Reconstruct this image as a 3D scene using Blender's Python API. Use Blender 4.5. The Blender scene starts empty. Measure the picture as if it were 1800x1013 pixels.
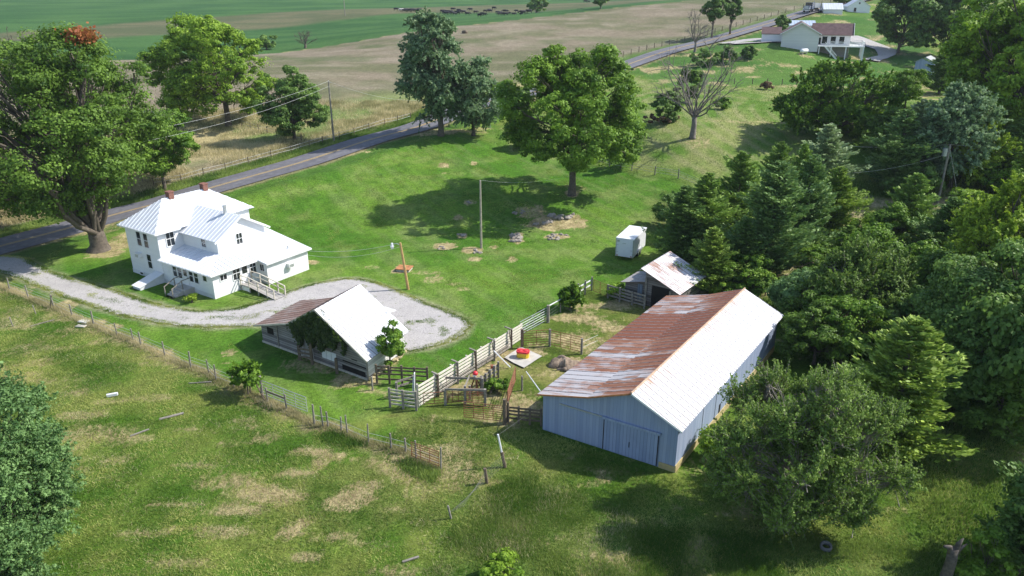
import bpy, math, random
import numpy as np
random.seed(7); rng = np.random.default_rng(7)
R = math.radians
S = bpy.context.scene; C = S.collection
# ---------------------------------------------------------------- camera, sky, sun, exposure
FPX, PITCH, HC = 1300.0, R(22), 28.0
cd = bpy.data.cameras.new('camera'); cam = bpy.data.objects.new('camera', cd); C.objects.link(cam)
cam.location = (0, 0, HC); cam.rotation_euler = (R(90)-PITCH, 0, 0)
cd.sensor_width = 36; cd.lens = 36*FPX/1800; cd.clip_end = 6000; cd.clip_start = 0.5
S.camera = cam
SUN_EL, SUN_AZ = R(43), R(11)          # azimuth measured from +X towards +Y
w = bpy.data.worlds.new('World'); S.world = w; w.use_nodes = True
nt = w.node_tree; bg = nt.nodes['Background']; sky = nt.nodes.new('ShaderNodeTexSky')
sky.sky_type = 'NISHITA'; sky.sun_disc = False; sky.sun_elevation = SUN_EL; sky.sun_rotation = R(90)-SUN_AZ
sky.air_density = 1.0; sky.dust_density = 1.0; sky.ozone_density = 1.5
nt.links.new(sky.outputs[0], bg.inputs[0]); bg.inputs[1].default_value = 0.15
sl = bpy.data.lights.new('sun', 'SUN'); sl.energy = 4.6; sl.angle = R(0.5); sl.color = (1, .965, .9)
so = bpy.data.objects.new('sun', sl); C.objects.link(so)
so.rotation_euler = (R(90)-SUN_EL, 0, R(90)+SUN_AZ)
S.view_settings.view_transform = 'Standard'; S.view_settings.look = 'None'; S.view_settings.exposure = 0.55; S.view_settings.gamma = 1
S.cycles.max_bounces = 6; S.cycles.transparent_max_bounces = 6
# ---------------------------------------------------------------- pixel of the photograph -> place in the world
CT, ST = math.cos(PITCH), math.sin(PITCH)
def ray(px, py):
    u = (px-900)/FPX; v = (506.5-py)/FPX
    return np.array([u, CT+v*ST, -ST+v*CT])
def W(px, py, Y):
    d = ray(px, py); k = Y/d[1]; return np.array([d[0]*k, Y, HC+d[2]*k])
def PH(px, py, h=0.):
    d = ray(px, py); k = (h-HC)/d[2]; return np.array([d[0]*k, d[1]*k, h])
# ---------------------------------------------------------------- noise
def _hash(ix, iy, seed):
    n = (ix.astype(np.int64)*374761393 + iy.astype(np.int64)*668265263 + seed*1274126177) & 0xffffffff
    n = ((n ^ (n >> 13))*1274126177) & 0xffffffff
    return ((n ^ (n >> 16)) & 0xffff)/65535.0
def vnoise(x, y, seed=0):
    ix = np.floor(x); iy = np.floor(y); fx = x-ix; fy = y-iy
    fx = fx*fx*(3-2*fx); fy = fy*fy*(3-2*fy)
    a = _hash(ix, iy, seed); b = _hash(ix+1, iy, seed); c = _hash(ix, iy+1, seed); d = _hash(ix+1, iy+1, seed)
    return a+(b-a)*fx+(c-a)*fy+(a-b-c+d)*fx*fy
def fbm(x, y, sc, seed=0, o=4):
    x = np.asarray(x, float)/sc; y = np.asarray(y, float)/sc; r = 0; amp = .5; t = 0
    for i in range(o):
        r = r+amp*vnoise(x, y, seed+i*17); t += amp; x = x*2.03+5.1; y = y*2.03+3.7; amp *= .5
    return r/t
def sstep(a, b, x):
    t = np.clip((x-a)/(b-a), 0, 1); return t*t*(3-2*t)
# ---------------------------------------------------------------- terrain
ctl = []
for x in range(-120, 121, 30):
    for y in (-40, 0, 30, 60, 82): ctl.append((x, y, 0.))
for px, py, h in [(0,433,.3),(284,357,1.5),(500,295,3.4),(650,247,4.8),(747,222,5.8),(400,222,5),(520,245,4.5),(1005,343,1.8),
        (900,260,4),(1071,293,3),(1237,334,2.2),(1217,242,6.5),(1350,250,6),(1648,357,2),(1300,400,.6),(1780,300,4),(1700,200,9),(0,330,3),(-200,433,.3)]:
    ctl.append(tuple(PH(px, py, h)))
for px, py, Y in [(1096,118,185),(1235,77,218),(1360,41,248),(1423,22,265),(1500,5,300),(1372,78,200),(1430,88,198),(1540,100,200),(1640,95,205),
        (1200,150,165),(1400,152,165),(1560,160,165),(900,150,170),(700,150,165),(500,150,160),(300,160,155),(100,180,150),(-100,200,145),
        (0,108,215),(140,107,215),(280,105,215),(390,100,220),(500,92,225),(610,76,235),(720,57,245),(810,46,257),(900,36,270),(1000,24,285),(1100,12,300),(1220,0,320),(1340,-12,340),
        (0,80,265),(280,78,265),(500,66,300),(500,50,350),(720,24,400),(850,26,410),(980,27,400),(1060,12,420),(600,20,430),(0,40,380),(300,35,390),(0,0,600),(500,0,600),(1000,0,650),(1400,-20,600),
        (0,-60,900),(500,-60,900),(1000,-60,900),(1500,-60,900),(2000,-60,900),(-400,-60,900),(1600,40,250),(1800,60,230),(1800,0,300),
        (200,-150,1500),(900,-150,1500),(1700,-150,1500)]:
    ctl.append(tuple(W(px, py, Y)))
ctl = np.array(ctl); CC = 12.0
_d = np.sqrt(((ctl[:, None, :2]-ctl[None, :, :2])**2).sum(-1)+CC*CC)
_w = np.linalg.solve(_d+np.eye(len(ctl))*1e-4, ctl[:, 2])
def height_raw(x, y):
    x = np.atleast_1d(np.asarray(x, float)); y = np.atleast_1d(np.asarray(y, float))
    sh = x.shape; x = x.ravel(); y = y.ravel(); out = np.empty(x.shape)
    for i in range(0, len(x), 20000):
        d = np.sqrt((x[i:i+20000, None]-ctl[:, 0])**2+(y[i:i+20000, None]-ctl[:, 1])**2+CC*CC)
        out[i:i+20000] = d@_w
    return (out*sstep(81, 100, y)).reshape(sh)
def G0(px, py):
    d = ray(px, py); t = np.arange(25, 900, 1.0)
    z = HC+d[2]*t-height_raw(d[0]*t, d[1]*t); i = np.where(z < 0)[0]
    i = i[0] if len(i) else len(t)-1
    a, b = (z[i-1], z[i]) if i else (1, 0); tt = t[i-1]+a/(a-b+1e-9) if i else t[0]
    return np.array([d[0]*tt, d[1]*tt])
road_px = [(-260,500),(0,434),(95,409),(195,380),(284,357),(390,326),(500,295),(555,279),(650,247),(747,221)]
road = [G0(*p) for p in road_px]
road += [W(p[0], p[1], y)[:2] for p, y in [((830,195),146),((940,165),160)]] + [W(*p)[:2] for p in [(1096,118,185),(1171,96,202),(1235,77,218),(1300,58,233),(1360,41,248),(1423,23,265),(1500,5,300),(1560,-8,330)]]
road = np.array(road)
def smooth_line(p, n=12):
    p = np.asarray(p, float); out = []
    q = np.vstack([2*p[0]-p[1], p, 2*p[-1]-p[-2]])
    for i in range(1, len(q)-2):
        for k in range(n):
            t = k/n; out.append(.5*((2*q[i])+(-q[i-1]+q[i+1])*t+(2*q[i-1]-5*q[i]+4*q[i+1]-q[i+2])*t*t+(-q[i-1]+3*q[i]-3*q[i+1]+q[i+2])*t**3))
    out.append(p[-1]); return np.array(out)
roadc = smooth_line(road, 10)
for _ in range(6): roadc[1:-1] = (roadc[:-2]+2*roadc[1:-1]+roadc[2:])/4
roadh = height_raw(roadc[:, 0], roadc[:, 1])
for _ in range(10): roadh[1:-1] = (roadh[:-2]+2*roadh[1:-1]+roadh[2:])/4
def road_near(x, y):
    d2 = (x[..., None]-roadc[:, 0])**2+(y[..., None]-roadc[:, 1])**2
    w_ = 1/(d2+.05)**3; return np.sqrt(d2.min(-1)), (w_*roadh).sum(-1)/w_.sum(-1)
def height(x, y):
    x = np.atleast_1d(np.asarray(x, float)); y = np.atleast_1d(np.asarray(y, float)); sh = x.shape
    x = x.ravel(); y = y.ravel(); h = height_raw(x, y)
    for i in range(0, len(x), 20000):
        s = slice(i, i+20000); d, rh = road_near(x[s], y[s]); k = 1-sstep(4.5, 11, d)
        ditch = -.25*np.exp(-((d-5.2)/1.0)**2)
        h[s] = h[s]*(1-k)+rh*k+ditch*(y[s] > 84)
    return h.reshape(sh)
def hz(x, y): return float(height(x, y)[0])
def G(px, py):
    d = ray(px, py); lo = None
    t = np.arange(25, 900, .5); z = HC+d[2]*t-height(d[0]*t, d[1]*t); i = np.where(z < 0)[0]; i = i[0] if len(i) else len(t)-1
    a, b = z[i-1], z[i]; tt = t[i-1]+.5*a/(a-b+1e-9); x, y = d[0]*tt, d[1]*tt
    return np.array([x, y, hz(x, y)])
def top_h(base, px, py):
    d = ray(px, py); return HC+d[2]*base[1]/d[1]-base[2]
def depth(p): return p[1]*CT-(p[2]-HC)*ST
# ---------------------------------------------------------------- mesh builder
ORG = {}
def org(o): return ORG.get(o.name, np.zeros(3)) if o is not None else np.zeros(3)
def prop(o, label=None, cat=None, group=None, kind=None):
    if label: o['label'] = label
    if cat: o['category'] = cat
    if group: o['group'] = group
    if kind: o['kind'] = kind
    return o
def thing(name, label, cat, loc, group=None):
    o = bpy.data.objects.new(name, None); C.objects.link(o); o.location = tuple(float(v) for v in loc)
    o.empty_display_size = .3; ORG[o.name] = np.array(loc, float); return prop(o, label, cat, group)
class Fr:
    def __init__(s, O, a, b=None, z=0.):
        s.O = np.array(O[:2], float); s.a = np.array(a, float); s.a /= np.linalg.norm(s.a)
        s.b = np.array(b, float) if b is not None else np.array([-s.a[1], s.a[0]]); s.b /= np.linalg.norm(s.b); s.z = z
    def p(s, u, v, h): q = s.O+s.a*u+s.b*v; return np.array([q[0], q[1], s.z+h])
    def uv(s, pt):
        m = np.array([s.a, s.b]).T; return np.linalg.solve(m, np.array(pt[:2])-s.O)
    def hit(s, ax, val, px, py):      # (along, height) where the ray meets the plane u=val or v=val
        d = ray(px, py); e = s.b if ax == 'u' else s.a; n = np.array([e[1], -e[0]]); o = s.O+(s.a if ax == 'u' else s.b)*val
        k = (o@n)/(d[:2]@n); q = d[:2]*k; c = s.uv(q); return (c[1] if ax == 'u' else c[0]), HC+d[2]*k-s.z
WORLD = Fr((0, 0), (1, 0))
class MB:
    def __init__(s): s.v = []; s.f = []; s.uv = []
    def poly(s, pts, uv=None):
        i = len(s.v); s.v += [tuple(map(float, p)) for p in pts]; s.f.append(list(range(i, i+len(pts)))); s.uv += (uv or [(0., 0.)]*len(pts))
    def hexa(s, q, du, dv, dh):
        b = q
        s.poly([b[3], b[2], b[1], b[0]], [(0, dv), (du, dv), (du, 0), (0, 0)])
        s.poly([b[4], b[5], b[6], b[7]], [(0, 0), (du, 0), (du, dv), (0, dv)])
        for i, L, o in ((0, du, 0), (1, dv, .37), (2, du, .11), (3, dv, .71)):
            j = (i+1) % 4; s.poly([b[i], b[j], b[j+4], b[i+4]], [(o, 0), (o+L, 0), (o+L, dh), (o, dh)])
    def box(s, fr, u0, u1, v0, v1, h0, h1):
        q = [fr.p(u0, v0, h0), fr.p(u1, v0, h0), fr.p(u1, v1, h0), fr.p(u0, v1, h0), fr.p(u0, v0, h1), fr.p(u1, v0, h1), fr.p(u1, v1, h1), fr.p(u0, v1, h1)]
        s.hexa(q, abs(u1-u0), abs(v1-v0), abs(h1-h0)); return s
    def pbox(s, fr, ax, val, sg, s0, s1, h0, h1, d0, d1):
        a, b = sorted((val+sg*d0, val+sg*d1))
        return s.box(fr, a, b, s0, s1, h0, h1) if ax == 'u' else s.box(fr, s0, s1, a, b, h0, h1)
    def beam(s, p, q, wd, ht, up=(0, 0, 1)):
        p = np.array(p, float); q = np.array(q, float); d = q-p; L = np.linalg.norm(d); d = d/(L+1e-9); up = np.array(up, float)
        if abs(d@up) > .95: up = np.array([1., 0, 0])
        x = np.cross(d, up); x /= np.linalg.norm(x); y = np.cross(x, d); x = x*wd/2; y = y*ht/2
        c = [p-x-y, q-x-y, q+x-y, p+x-y, p-x+y, q-x+y, q+x+y, p+x+y]; s.hexa(c, L, wd, ht); return s
    def tube(s, pts, rad, n=6, cap=True):
        pts = [np.array(p, float) for p in pts]; i0 = len(s.v); m = len(pts)
        if np.isscalar(rad): rad = [rad]*m
        pr = None; L = 0
        for k in range(m):
            d = pts[min(k+1, m-1)]-pts[max(k-1, 0)]; d = d/(np.linalg.norm(d)+1e-9)
            if pr is None: pr = np.array([1., 0, 0]) if abs(d[0]) < .9 else np.array([0, 1., 0])
            x = pr-d*(pr@d); x /= np.linalg.norm(x)+1e-9; y = np.cross(d, x); pr = x
            for j in range(n):
                a = 2*math.pi*j/n; s.v.append(tuple(pts[k]+(x*math.cos(a)+y*math.sin(a))*rad[k]))
        for k in range(m-1):
            l1 = L+np.linalg.norm(pts[k+1]-pts[k])
            for j in range(n):
                a = i0+k*n+j; b = i0+k*n+(j+1) % n; s.f.append([a, b, b+n, a+n]); s.uv += [(j/n, L), ((j+1)/n, L), ((j+1)/n, l1), (j/n, l1)]
            L = l1
        if cap:
            s.f.append([i0+(m-1)*n+j for j in range(n)]); s.uv += [(0, 0)]*n
            s.f.append([i0+j for j in reversed(range(n))]); s.uv += [(0, 0)]*n
        return s
    def prism(s, fr, prof, ax, a0, a1):      # profile [(s,h)] swept along the other axis
        f = (lambda q, t: fr.p(q[0], t, q[1])) if ax == 'v' else (lambda q, t: fr.p(t, q[0], q[1]))
        A = [f(q, a0) for q in prof]; B = [f(q, a1) for q in prof]; uv = [(q[0], q[1]) for q in prof]
        s.poly(A if ax == 'v' else A[::-1], uv if ax == 'v' else uv[::-1]); s.poly(B[::-1] if ax == 'v' else B, uv[::-1] if ax == 'v' else uv)
        n = len(prof)
        for i in range(n):
            j = (i+1) % n; e = math.hypot(prof[j][0]-prof[i][0], prof[j][1]-prof[i][1])
            if abs(prof[j][0]-prof[i][0]) < 1e-3: uvq = [(0, prof[i][1]), (abs(a1-a0), prof[i][1]), (abs(a1-a0), prof[j][1]), (0, prof[j][1])]
            else: uvq = [(0, 0), (abs(a1-a0), 0), (abs(a1-a0), e), (0, e)]
            s.poly([A[i], B[i], B[j], A[j]], uvq)
        return s
    def roof(s, fr, pts, th=.08, rib=0, rw=.05, rh=.05, off=.3, y0=0):       # pts local, the first edge is the eave
        P = [fr.p(*q) for q in pts]; e = P[1]-P[0]; e /= np.linalg.norm(e)
        n = np.cross(P[1]-P[0], P[-1]-P[0]); n /= np.linalg.norm(n)
        if n[2] < 0: n = -n
        g = np.cross(n, e)
        if g[2] < 0: g = -g
        uv = [((q-P[0])@e, (q-P[0])@g) for q in P]
        T = P; B = [q-n*th for q in P]; uvt = [(q[0], q[1]+y0) for q in uv]; up = np.cross(P[1]-P[0], P[2]-P[1])[2] > 0
        s.poly(T if up else T[::-1], uvt if up else uvt[::-1]); s.poly(B[::-1] if up else B, [(0, 0)]*len(P))
        for i in range(len(P)):
            j = (i+1) % len(P); s.poly([B[i], B[j], T[j], T[i]] if up else [B[j], B[i], T[i], T[j]], [(0, 0)]*4)
        if rib:
            xs = [q[0] for q in uv]; x = min(xs)+off
            while x < max(xs)-.1:
                ys = []
                for i in range(len(uv)):
                    a, b = uv[i], uv[(i+1) % len(uv)]
                    if (a[0]-x)*(b[0]-x) < 0: ys.append(a[1]+(b[1]-a[1])*(x-a[0])/(b[0]-a[0]))
                if len(ys) >= 2 and max(ys)-min(ys) > .15:
                    s.beam(P[0]+e*x+g*min(ys)+n*rh*.45, P[0]+e*x+g*max(ys)+n*rh*.45, rw, rh, up=n)
                x += rib
        return s
    def blob(s, c, r, nz=.15, seg=10, ring=6, seed=0):
        r = np.array(r if np.ndim(r) else (r, r, r), float); c = np.array(c, float); rr = random.Random(seed); i0 = len(s.v)
        ph = [rr.uniform(0, 6.3) for _ in range(6)]
        def d(th, a): return 1+nz*(math.sin(2*a+ph[0]+th)+.6*math.sin(3*a+ph[1]-2*th)+.5*math.sin(5*a+3*th+ph[2]))
        s.v.append(tuple(c-[0, 0, r[2]]))
        for i in range(1, ring):
            th = math.pi*i/ring
            for j in range(seg):
                a = 2*math.pi*j/seg; k = d(th, a); s.v.append((c[0]+r[0]*k*math.sin(th)*math.cos(a), c[1]+r[1]*k*math.sin(th)*math.sin(a), c[2]-r[2]*k*math.cos(th)))
        s.v.append(tuple(c+[0, 0, r[2]])); last = len(s.v)-1
        for j in range(seg):
            s.f.append([i0, i0+1+(j+1) % seg, i0+1+j]); s.uv += [(0, 0)]*3
            for i in range(ring-2):
                a = i0+1+i*seg+j; b = i0+1+i*seg+(j+1) % seg; s.f.append([a, b, b+seg, a+seg]); s.uv += [(0, 0)]*4
            a = i0+1+(ring-2)*seg; s.f.append([a+j, a+(j+1) % seg, last]); s.uv += [(0, 0)]*3
        return s
    def build(s, name, mat, parent=None, smooth=False, loc=None, local=False):
        o0 = np.zeros(3) if local else org(parent) if parent is not None else (np.array(loc, float) if loc is not None else np.zeros(3))
        me = bpy.data.meshes.new(name); me.from_pydata([(v[0]-o0[0], v[1]-o0[1], v[2]-o0[2]) for v in s.v], [], s.f)
        ul = me.uv_layers.new(name='UVMap'); ul.data.foreach_set('uv', np.array(s.uv, dtype=np.float32).ravel())
        me.materials.append(mat); me.polygons.foreach_set('use_smooth', [smooth]*len(me.polygons)); me.update()
        o = bpy.data.objects.new(name, me); C.objects.link(o)
        if parent is not None: o.parent = parent
        else: o.location = tuple(o0)
        ORG[o.name] = o0; return o
def arrmesh(name, V, F, mat, attr=None, smooth=False, parent=None, loc=(0, 0, 0), nside=4):
    me = bpy.data.meshes.new(name); nf = len(F)
    me.vertices.add(len(V)); me.vertices.foreach_set('co', np.asarray(V, np.float32).ravel())
    me.loops.add(nf*nside); me.loops.foreach_set('vertex_index', np.asarray(F, np.int32).ravel())
    me.polygons.add(nf); me.polygons.foreach_set('loop_start', np.arange(0, nf*nside, nside, dtype=np.int32))
    me.polygons.foreach_set('loop_total', np.full(nf, nside, np.int32))
    me.polygons.foreach_set('use_smooth', np.full(nf, smooth))
    me.update(calc_edges=True)
    if attr is not None:
        for k, (dom, ty, arr) in attr.items():
            a = me.attributes.new(k, ty, dom); a.data.foreach_set('color' if ty == 'FLOAT_COLOR' else 'value', np.asarray(arr, np.float32).ravel())
    me.materials.append(mat); o = bpy.data.objects.new(name, me); C.objects.link(o)
    if parent is not None: o.parent = parent
    o.location = tuple(float(v) for v in loc); return o
# ---------------------------------------------------------------- materials
def newmat(name):
    m = bpy.data.materials.new(name); m.use_nodes = True; t = m.node_tree; return m, t, t.nodes['Principled BSDF']
class N:       # short node wiring
    def __init__(s, t): s.t = t
    def n(s, ty, **kw):
        x = s.t.nodes.new('ShaderNode'+ty)
        for k, v in kw.items(): setattr(x, k, v)
        return x
    def l(s, a, b): s.t.links.new(a, b)
    def math(s, op, a, b=None, c=None):
        x = s.n('Math', operation=op)
        for i, v in enumerate((a, b, c)):
            if v is None: continue
            if isinstance(v, (int, float)): x.inputs[i].default_value = v
            else: s.l(v, x.inputs[i])
        return x.outputs[0]
    def noise(s, sc, det=4, vec=None, rough=.55):
        x = s.n('TexNoise'); x.inputs['Scale'].default_value = sc; x.inputs['Detail'].default_value = det; x.inputs['Roughness'].default_value = rough
        if vec is not None: s.l(vec, x.inputs['Vector'])
        return x.outputs['Fac']
    def ramp(s, f, stops):
        x = s.n('ValToRGB'); e = x.color_ramp.elements
        while len(e) < len(stops): e.new(.5)
        for i, (p, c) in enumerate(stops):
            e[i].position = p; e[i].color = (c, c, c, 1) if isinstance(c, (int, float)) else (*c, 1)
        s.l(f, x.inputs[0]); return x.outputs[0]
    def mix(s, f, a, b, bt='MIX'):
        x = s.n('Mix', data_type='RGBA', blend_type=bt)
        for v, i in ((f, 0), (a, 6), (b, 7)):
            if isinstance(v, (int, float)): x.inputs[i].default_value = v
            elif isinstance(v, tuple): x.inputs[i].default_value = (*v, 1)
            else: s.l(v, x.inputs[i])
        return x.outputs[2]
    def bump(s, h, st, dist=.02):
        x = s.n('Bump'); x.inputs['Strength'].default_value = st; x.inputs['Distance'].default_value = dist; s.l(h, x.inputs['Height']); return x.outputs[0]
    def map(s, vec, sc):
        x = s.n('Mapping'); x.inputs['Scale'].default_value = sc; s.l(vec, x.inputs[0]); return x.outputs[0]
def plain(name, col, rough=.6, var=.25, sc=3, metal=0, bump=0, det=5, spec=.4, col2=None):
    m, t, b = newmat(name); k = N(t); tc = k.n('TexCoord'); f = k.noise(sc, det, tc.outputs['Object'])
    c2 = col2 or tuple(c*(1-var) for c in col); c = k.ramp(f, [(.3, c2), (.7, tuple(min(1, c_*(1+var*.25)) for c_ in col))])
    k.l(c, b.inputs['Base Color']); b.inputs['Roughness'].default_value = rough; b.inputs['Metallic'].default_value = metal; b.inputs['Specular IOR Level'].default_value = spec
    if bump: k.l(k.bump(k.noise(sc*6, 4, tc.outputs['Object']), bump), b.inputs['Normal'])
    return m
def siding(name, col, dark, axis='y', pitch=.15, gap=.12, rough=.8, wear=.35, sc=2, gapdark=.35, wearcol=None, bstr=.4):
    # boards along one axis of the surface, dark joints between, weathering streaked along the board
    m, t, b = newmat(name); k = N(t); uvn = k.n('UVMap').outputs[0]; sep = k.n('SeparateXYZ'); k.l(uvn, sep.inputs[0])
    a = sep.outputs['Y' if axis == 'y' else 'X']; o = sep.outputs['X' if axis == 'y' else 'Y']
    q = k.math('DIVIDE', a, pitch); fr = k.math('FRACT', q); idx = k.math('FLOOR', q)
    line = k.math('LESS_THAN', fr, gap)
    wn = k.n('TexWhiteNoise', noise_dimensions='1D'); k.l(idx, wn.inputs['W'])
    mp = k.map(uvn, (.6, 7, 1) if axis == 'y' else (7, .6, 1)); st = k.noise(sc, 6, mp)
    big = k.noise(.5, 4, uvn)
    f = k.math('ADD', k.math('MULTIPLY', wn.outputs[0], .45), k.math('MULTIPLY', st, .55))
    c = k.mix(k.ramp(f, [(.25, 0.), (.75, 1.)]), dark, col)
    c = k.mix(k.math('MULTIPLY', k.ramp(big, [(.45, 0.), (.7, 1.)]), wear), c, wearcol or tuple(v*.6 for v in dark))
    c = k.mix(k.math('MULTIPLY', line, 1-gapdark), c, tuple(v*.2 for v in dark))
    k.l(c, b.inputs['Base Color']); b.inputs['Roughness'].default_value = rough; b.inputs['Specular IOR Level'].default_value = .25
    k.l(k.bump(k.math('SUBTRACT', 1., line), bstr, .03), b.inputs['Normal']); return m
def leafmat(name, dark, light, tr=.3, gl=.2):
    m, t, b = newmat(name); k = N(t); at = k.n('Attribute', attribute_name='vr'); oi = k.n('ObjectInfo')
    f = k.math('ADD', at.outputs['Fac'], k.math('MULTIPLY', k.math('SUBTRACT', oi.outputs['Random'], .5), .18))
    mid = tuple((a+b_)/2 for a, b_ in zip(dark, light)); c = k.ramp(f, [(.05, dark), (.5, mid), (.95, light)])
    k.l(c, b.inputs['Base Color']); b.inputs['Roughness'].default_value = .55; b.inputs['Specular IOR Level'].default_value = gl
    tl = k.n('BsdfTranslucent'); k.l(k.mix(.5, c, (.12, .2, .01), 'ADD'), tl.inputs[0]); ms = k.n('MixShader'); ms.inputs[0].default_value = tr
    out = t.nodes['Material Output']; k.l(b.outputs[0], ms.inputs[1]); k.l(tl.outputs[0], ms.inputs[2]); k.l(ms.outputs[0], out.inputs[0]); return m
M = {}
M['white'] = siding('white_clapboard', (.8, .8, .8), (.76, .76, .77), 'y', .13, .1, .6, .06, 2, .75, (.68, .68, .66), .25)
M['white_trim'] = plain('white_trim', (.8, .8, .79), .5, .05, 3)
M['found'] = plain('white_masonry', (.7, .7, .7), .8, .15, 2, bump=.2)
M['glass'] = plain('window_glass', (.025, .03, .035), .08, .5, 1, spec=.8)
M['brick'] = plain('old_brick', (.26, .12, .09), .9, .5, 9, bump=.4)
M['wood_grey'] = plain('weathered_wood', (.3, .27, .23), .9, .45, 4, bump=.3)
M['wood_pale'] = plain('pale_wood', (.58, .53, .44), .85, .3, 4, bump=.2)
M['wood_bright'] = plain('sunbleached_board', (.72, .67, .57), .85, .25, 4, bump=.2)
M['wood_brown'] = plain('brown_wood', (.17, .13, .09), .9, .4, 4, bump=.2)
M['deck'] = siding('deck_boards', (.42, .4, .37), (.3, .28, .26), 'x', .14, .15, .9, .3)
M['concrete'] = plain('concrete', (.5, .47, .42), .9, .25, 1.5, bump=.15)
M['galv'] = plain('galvanised_steel', (.5, .52, .53), .4, .2, 4, metal=.5)
M['rusty'] = plain('rusty_steel', (.27, .11, .055), .8, .45, 6)
M['rubber'] = plain('black_rubber', (.02, .02, .02), .8, .2, 5)
M['wire'] = plain('pale_wire', (.6, .6, .58), .5, .1, 5)
M['wire_dark'] = plain('dark_wire', (.12, .12, .11), .6, .1, 5)
M['bark'] = plain('bark', (.14, .115, .09), .95, .5, 3, bump=.6)
M['bark_pale'] = plain('pale_bark', (.3, .27, .23), .9, .4, 3, bump=.5)
M['bark_dead'] = plain('dead_wood', (.23, .2, .175), .9, .45, 2.5, bump=.4)
M['rock'] = plain('limestone', (.34, .3, .25), .9, .5, 3, bump=.6)
M['soil'] = plain('bare_soil', (.34, .25, .17), .95, .35, 3, bump=.5)
M['black'] = plain('dark_interior', (.012, .011, .01), .9, .3, 3)
M['white_plain'] = plain('white_panel', (.78, .79, .8), .35, .05, 1.5)
def metal_roof(name, col, dark, rough=.45):
    m, t, b = newmat(name); k = N(t); uvn = k.n('UVMap').outputs[0]
    f = k.noise(.8, 6, k.map(uvn, (3, .5, 1))); c = k.ramp(f, [(.3, dark), (.65, col)]); k.l(c, b.inputs['Base Color'])
    b.inputs['Roughness'].default_value = rough; b.inputs['Specular IOR Level'].default_value = .5; return m
M['roof_white'] = metal_roof('painted_tin', (.74, .76, .8), (.6, .62, .67), .5)
def rust_roof(name, pitch, rust, tin, red, thr, bands=None, ridge=0):
    # sheets (pitch wide) each with its own degree of rust; bands = stretches along the eave with more or less of it
    m, t, b = newmat(name); k = N(t); uvn = k.n('UVMap').outputs[0]; sep = k.n('SeparateXYZ'); k.l(uvn, sep.inputs[0]); x, y = sep.outputs[0], sep.outputs[1]
    q = k.math('DIVIDE', x, pitch); fr = k.math('FRACT', q); idx = k.math('FLOOR', q); line = k.math('LESS_THAN', fr, .12)
    wn = k.n('TexWhiteNoise', noise_dimensions='2D'); cb = k.n('CombineXYZ'); k.l(idx, cb.inputs[0]); k.l(k.math('FLOOR', k.math('ADD', k.math('DIVIDE', y, 2.4), k.math('MULTIPLY', idx, .37))), cb.inputs[1]); k.l(cb.outputs[0], wn.inputs['Vector'])
    st = k.noise(1.1, 7, k.map(uvn, (2.6, .55, 1)), .65); big = k.noise(.28, 3, uvn)
    f = k.math('ADD', k.math('MULTIPLY', st, .55), k.math('ADD', k.math('MULTIPLY', wn.outputs[0], .14), k.math('MULTIPLY', big, .34)))
    if bands:
        cr = k.n('ValToRGB'); cr.color_ramp.interpolation = 'CONSTANT'; e = cr.color_ramp.elements; L = bands[0]
        while len(e) < len(bands[1]): e.new(.5)
        for i, (p, v) in enumerate(bands[1]): e[i].position = p; e[i].color = (v, v, v, 1)
        k.l(k.math('ADD', k.math('DIVIDE', x, L), k.math('MULTIPLY', k.math('SUBTRACT', k.noise(.9, 3, k.map(uvn, (.01, 1, 1))), .5), .05)), cr.inputs[0]); f = k.math('ADD', f, k.math('SUBTRACT', cr.outputs[0], .5))
    if ridge: f = k.math('ADD', f, k.math('MULTIPLY', k.ramp(k.math('DIVIDE', y, ridge), [(.5, 0.), (1., 1.)]), .2))
    c = k.ramp(f, [(thr-.09, tin), (thr-.02, tuple(.5*a+.5*r for a, r in zip(tin, rust))), (thr+.05, rust), (thr+.2, red)])
    c = k.mix(k.math('MULTIPLY', line, .85), c, (.1, .07, .06)); k.l(c, b.inputs['Base Color'])
    b.inputs['Roughness'].default_value = .6; b.inputs['Specular IOR Level'].default_value = .35
    k.l(k.bump(k.math('ADD', k.math('SINE', k.math('MULTIPLY', x, 2*math.pi/.2)), k.math('MULTIPLY', line, 2)), .25, .03), b.inputs['Normal']); return m
# leaves
M['l_maple'] = leafmat('maple_leaves', (.035, .085, .012), (.17, .28, .04))
M['l_apple'] = leafmat('apple_leaves', (.05, .1, .018), (.24, .35, .075), .3)
M['l_silver'] = leafmat('silvery_leaves', (.06, .13, .055), (.36, .48, .26))
M['l_lime'] = leafmat('lime_leaves', (.1, .2, .015), (.33, .48, .05))
M['l_green'] = leafmat('green_leaves', (.05, .125, .012), (.22, .36, .04))
M['l_blue'] = leafmat('blue_green_leaves', (.05, .12, .035), (.23, .37, .13))
M['l_dark'] = leafmat('dark_leaves', (.045, .11, .022), (.21, .33, .07))
M['l_yel'] = leafmat('yellow_green_leaves', (.1, .18, .015), (.38, .5, .05))
M['l_cedar'] = leafmat('cedar_green', (.07, .155, .025), (.32, .46, .085), .15)
M['l_cedarb'] = leafmat('cedar_blue', (.055, .13, .035), (.27, .4, .12), .15)
M['l_cedarg'] = leafmat('cedar_grey', (.12, .19, .08), (.42, .52, .26), .15)
M['l_cedary'] = leafmat('cedar_yellow', (.09, .17, .025), (.36, .48, .08), .15)
M['l_cedard'] = leafmat('cedar_dark', (.05, .115, .025), (.2, .32, .075), .12)
M['l_ivy'] = leafmat('ivy_leaves', (0.02, 0.045, 0.012), (0.09, 0.13, 0.03))
M['l_rust'] = leafmat('turning_leaves', (0.25, 0.07, 0.03), (0.42, 0.17, 0.06))
M['l_brown'] = leafmat('brown_brush', (0.126, 0.070, 0.042), (0.280, 0.182, 0.112))
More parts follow.
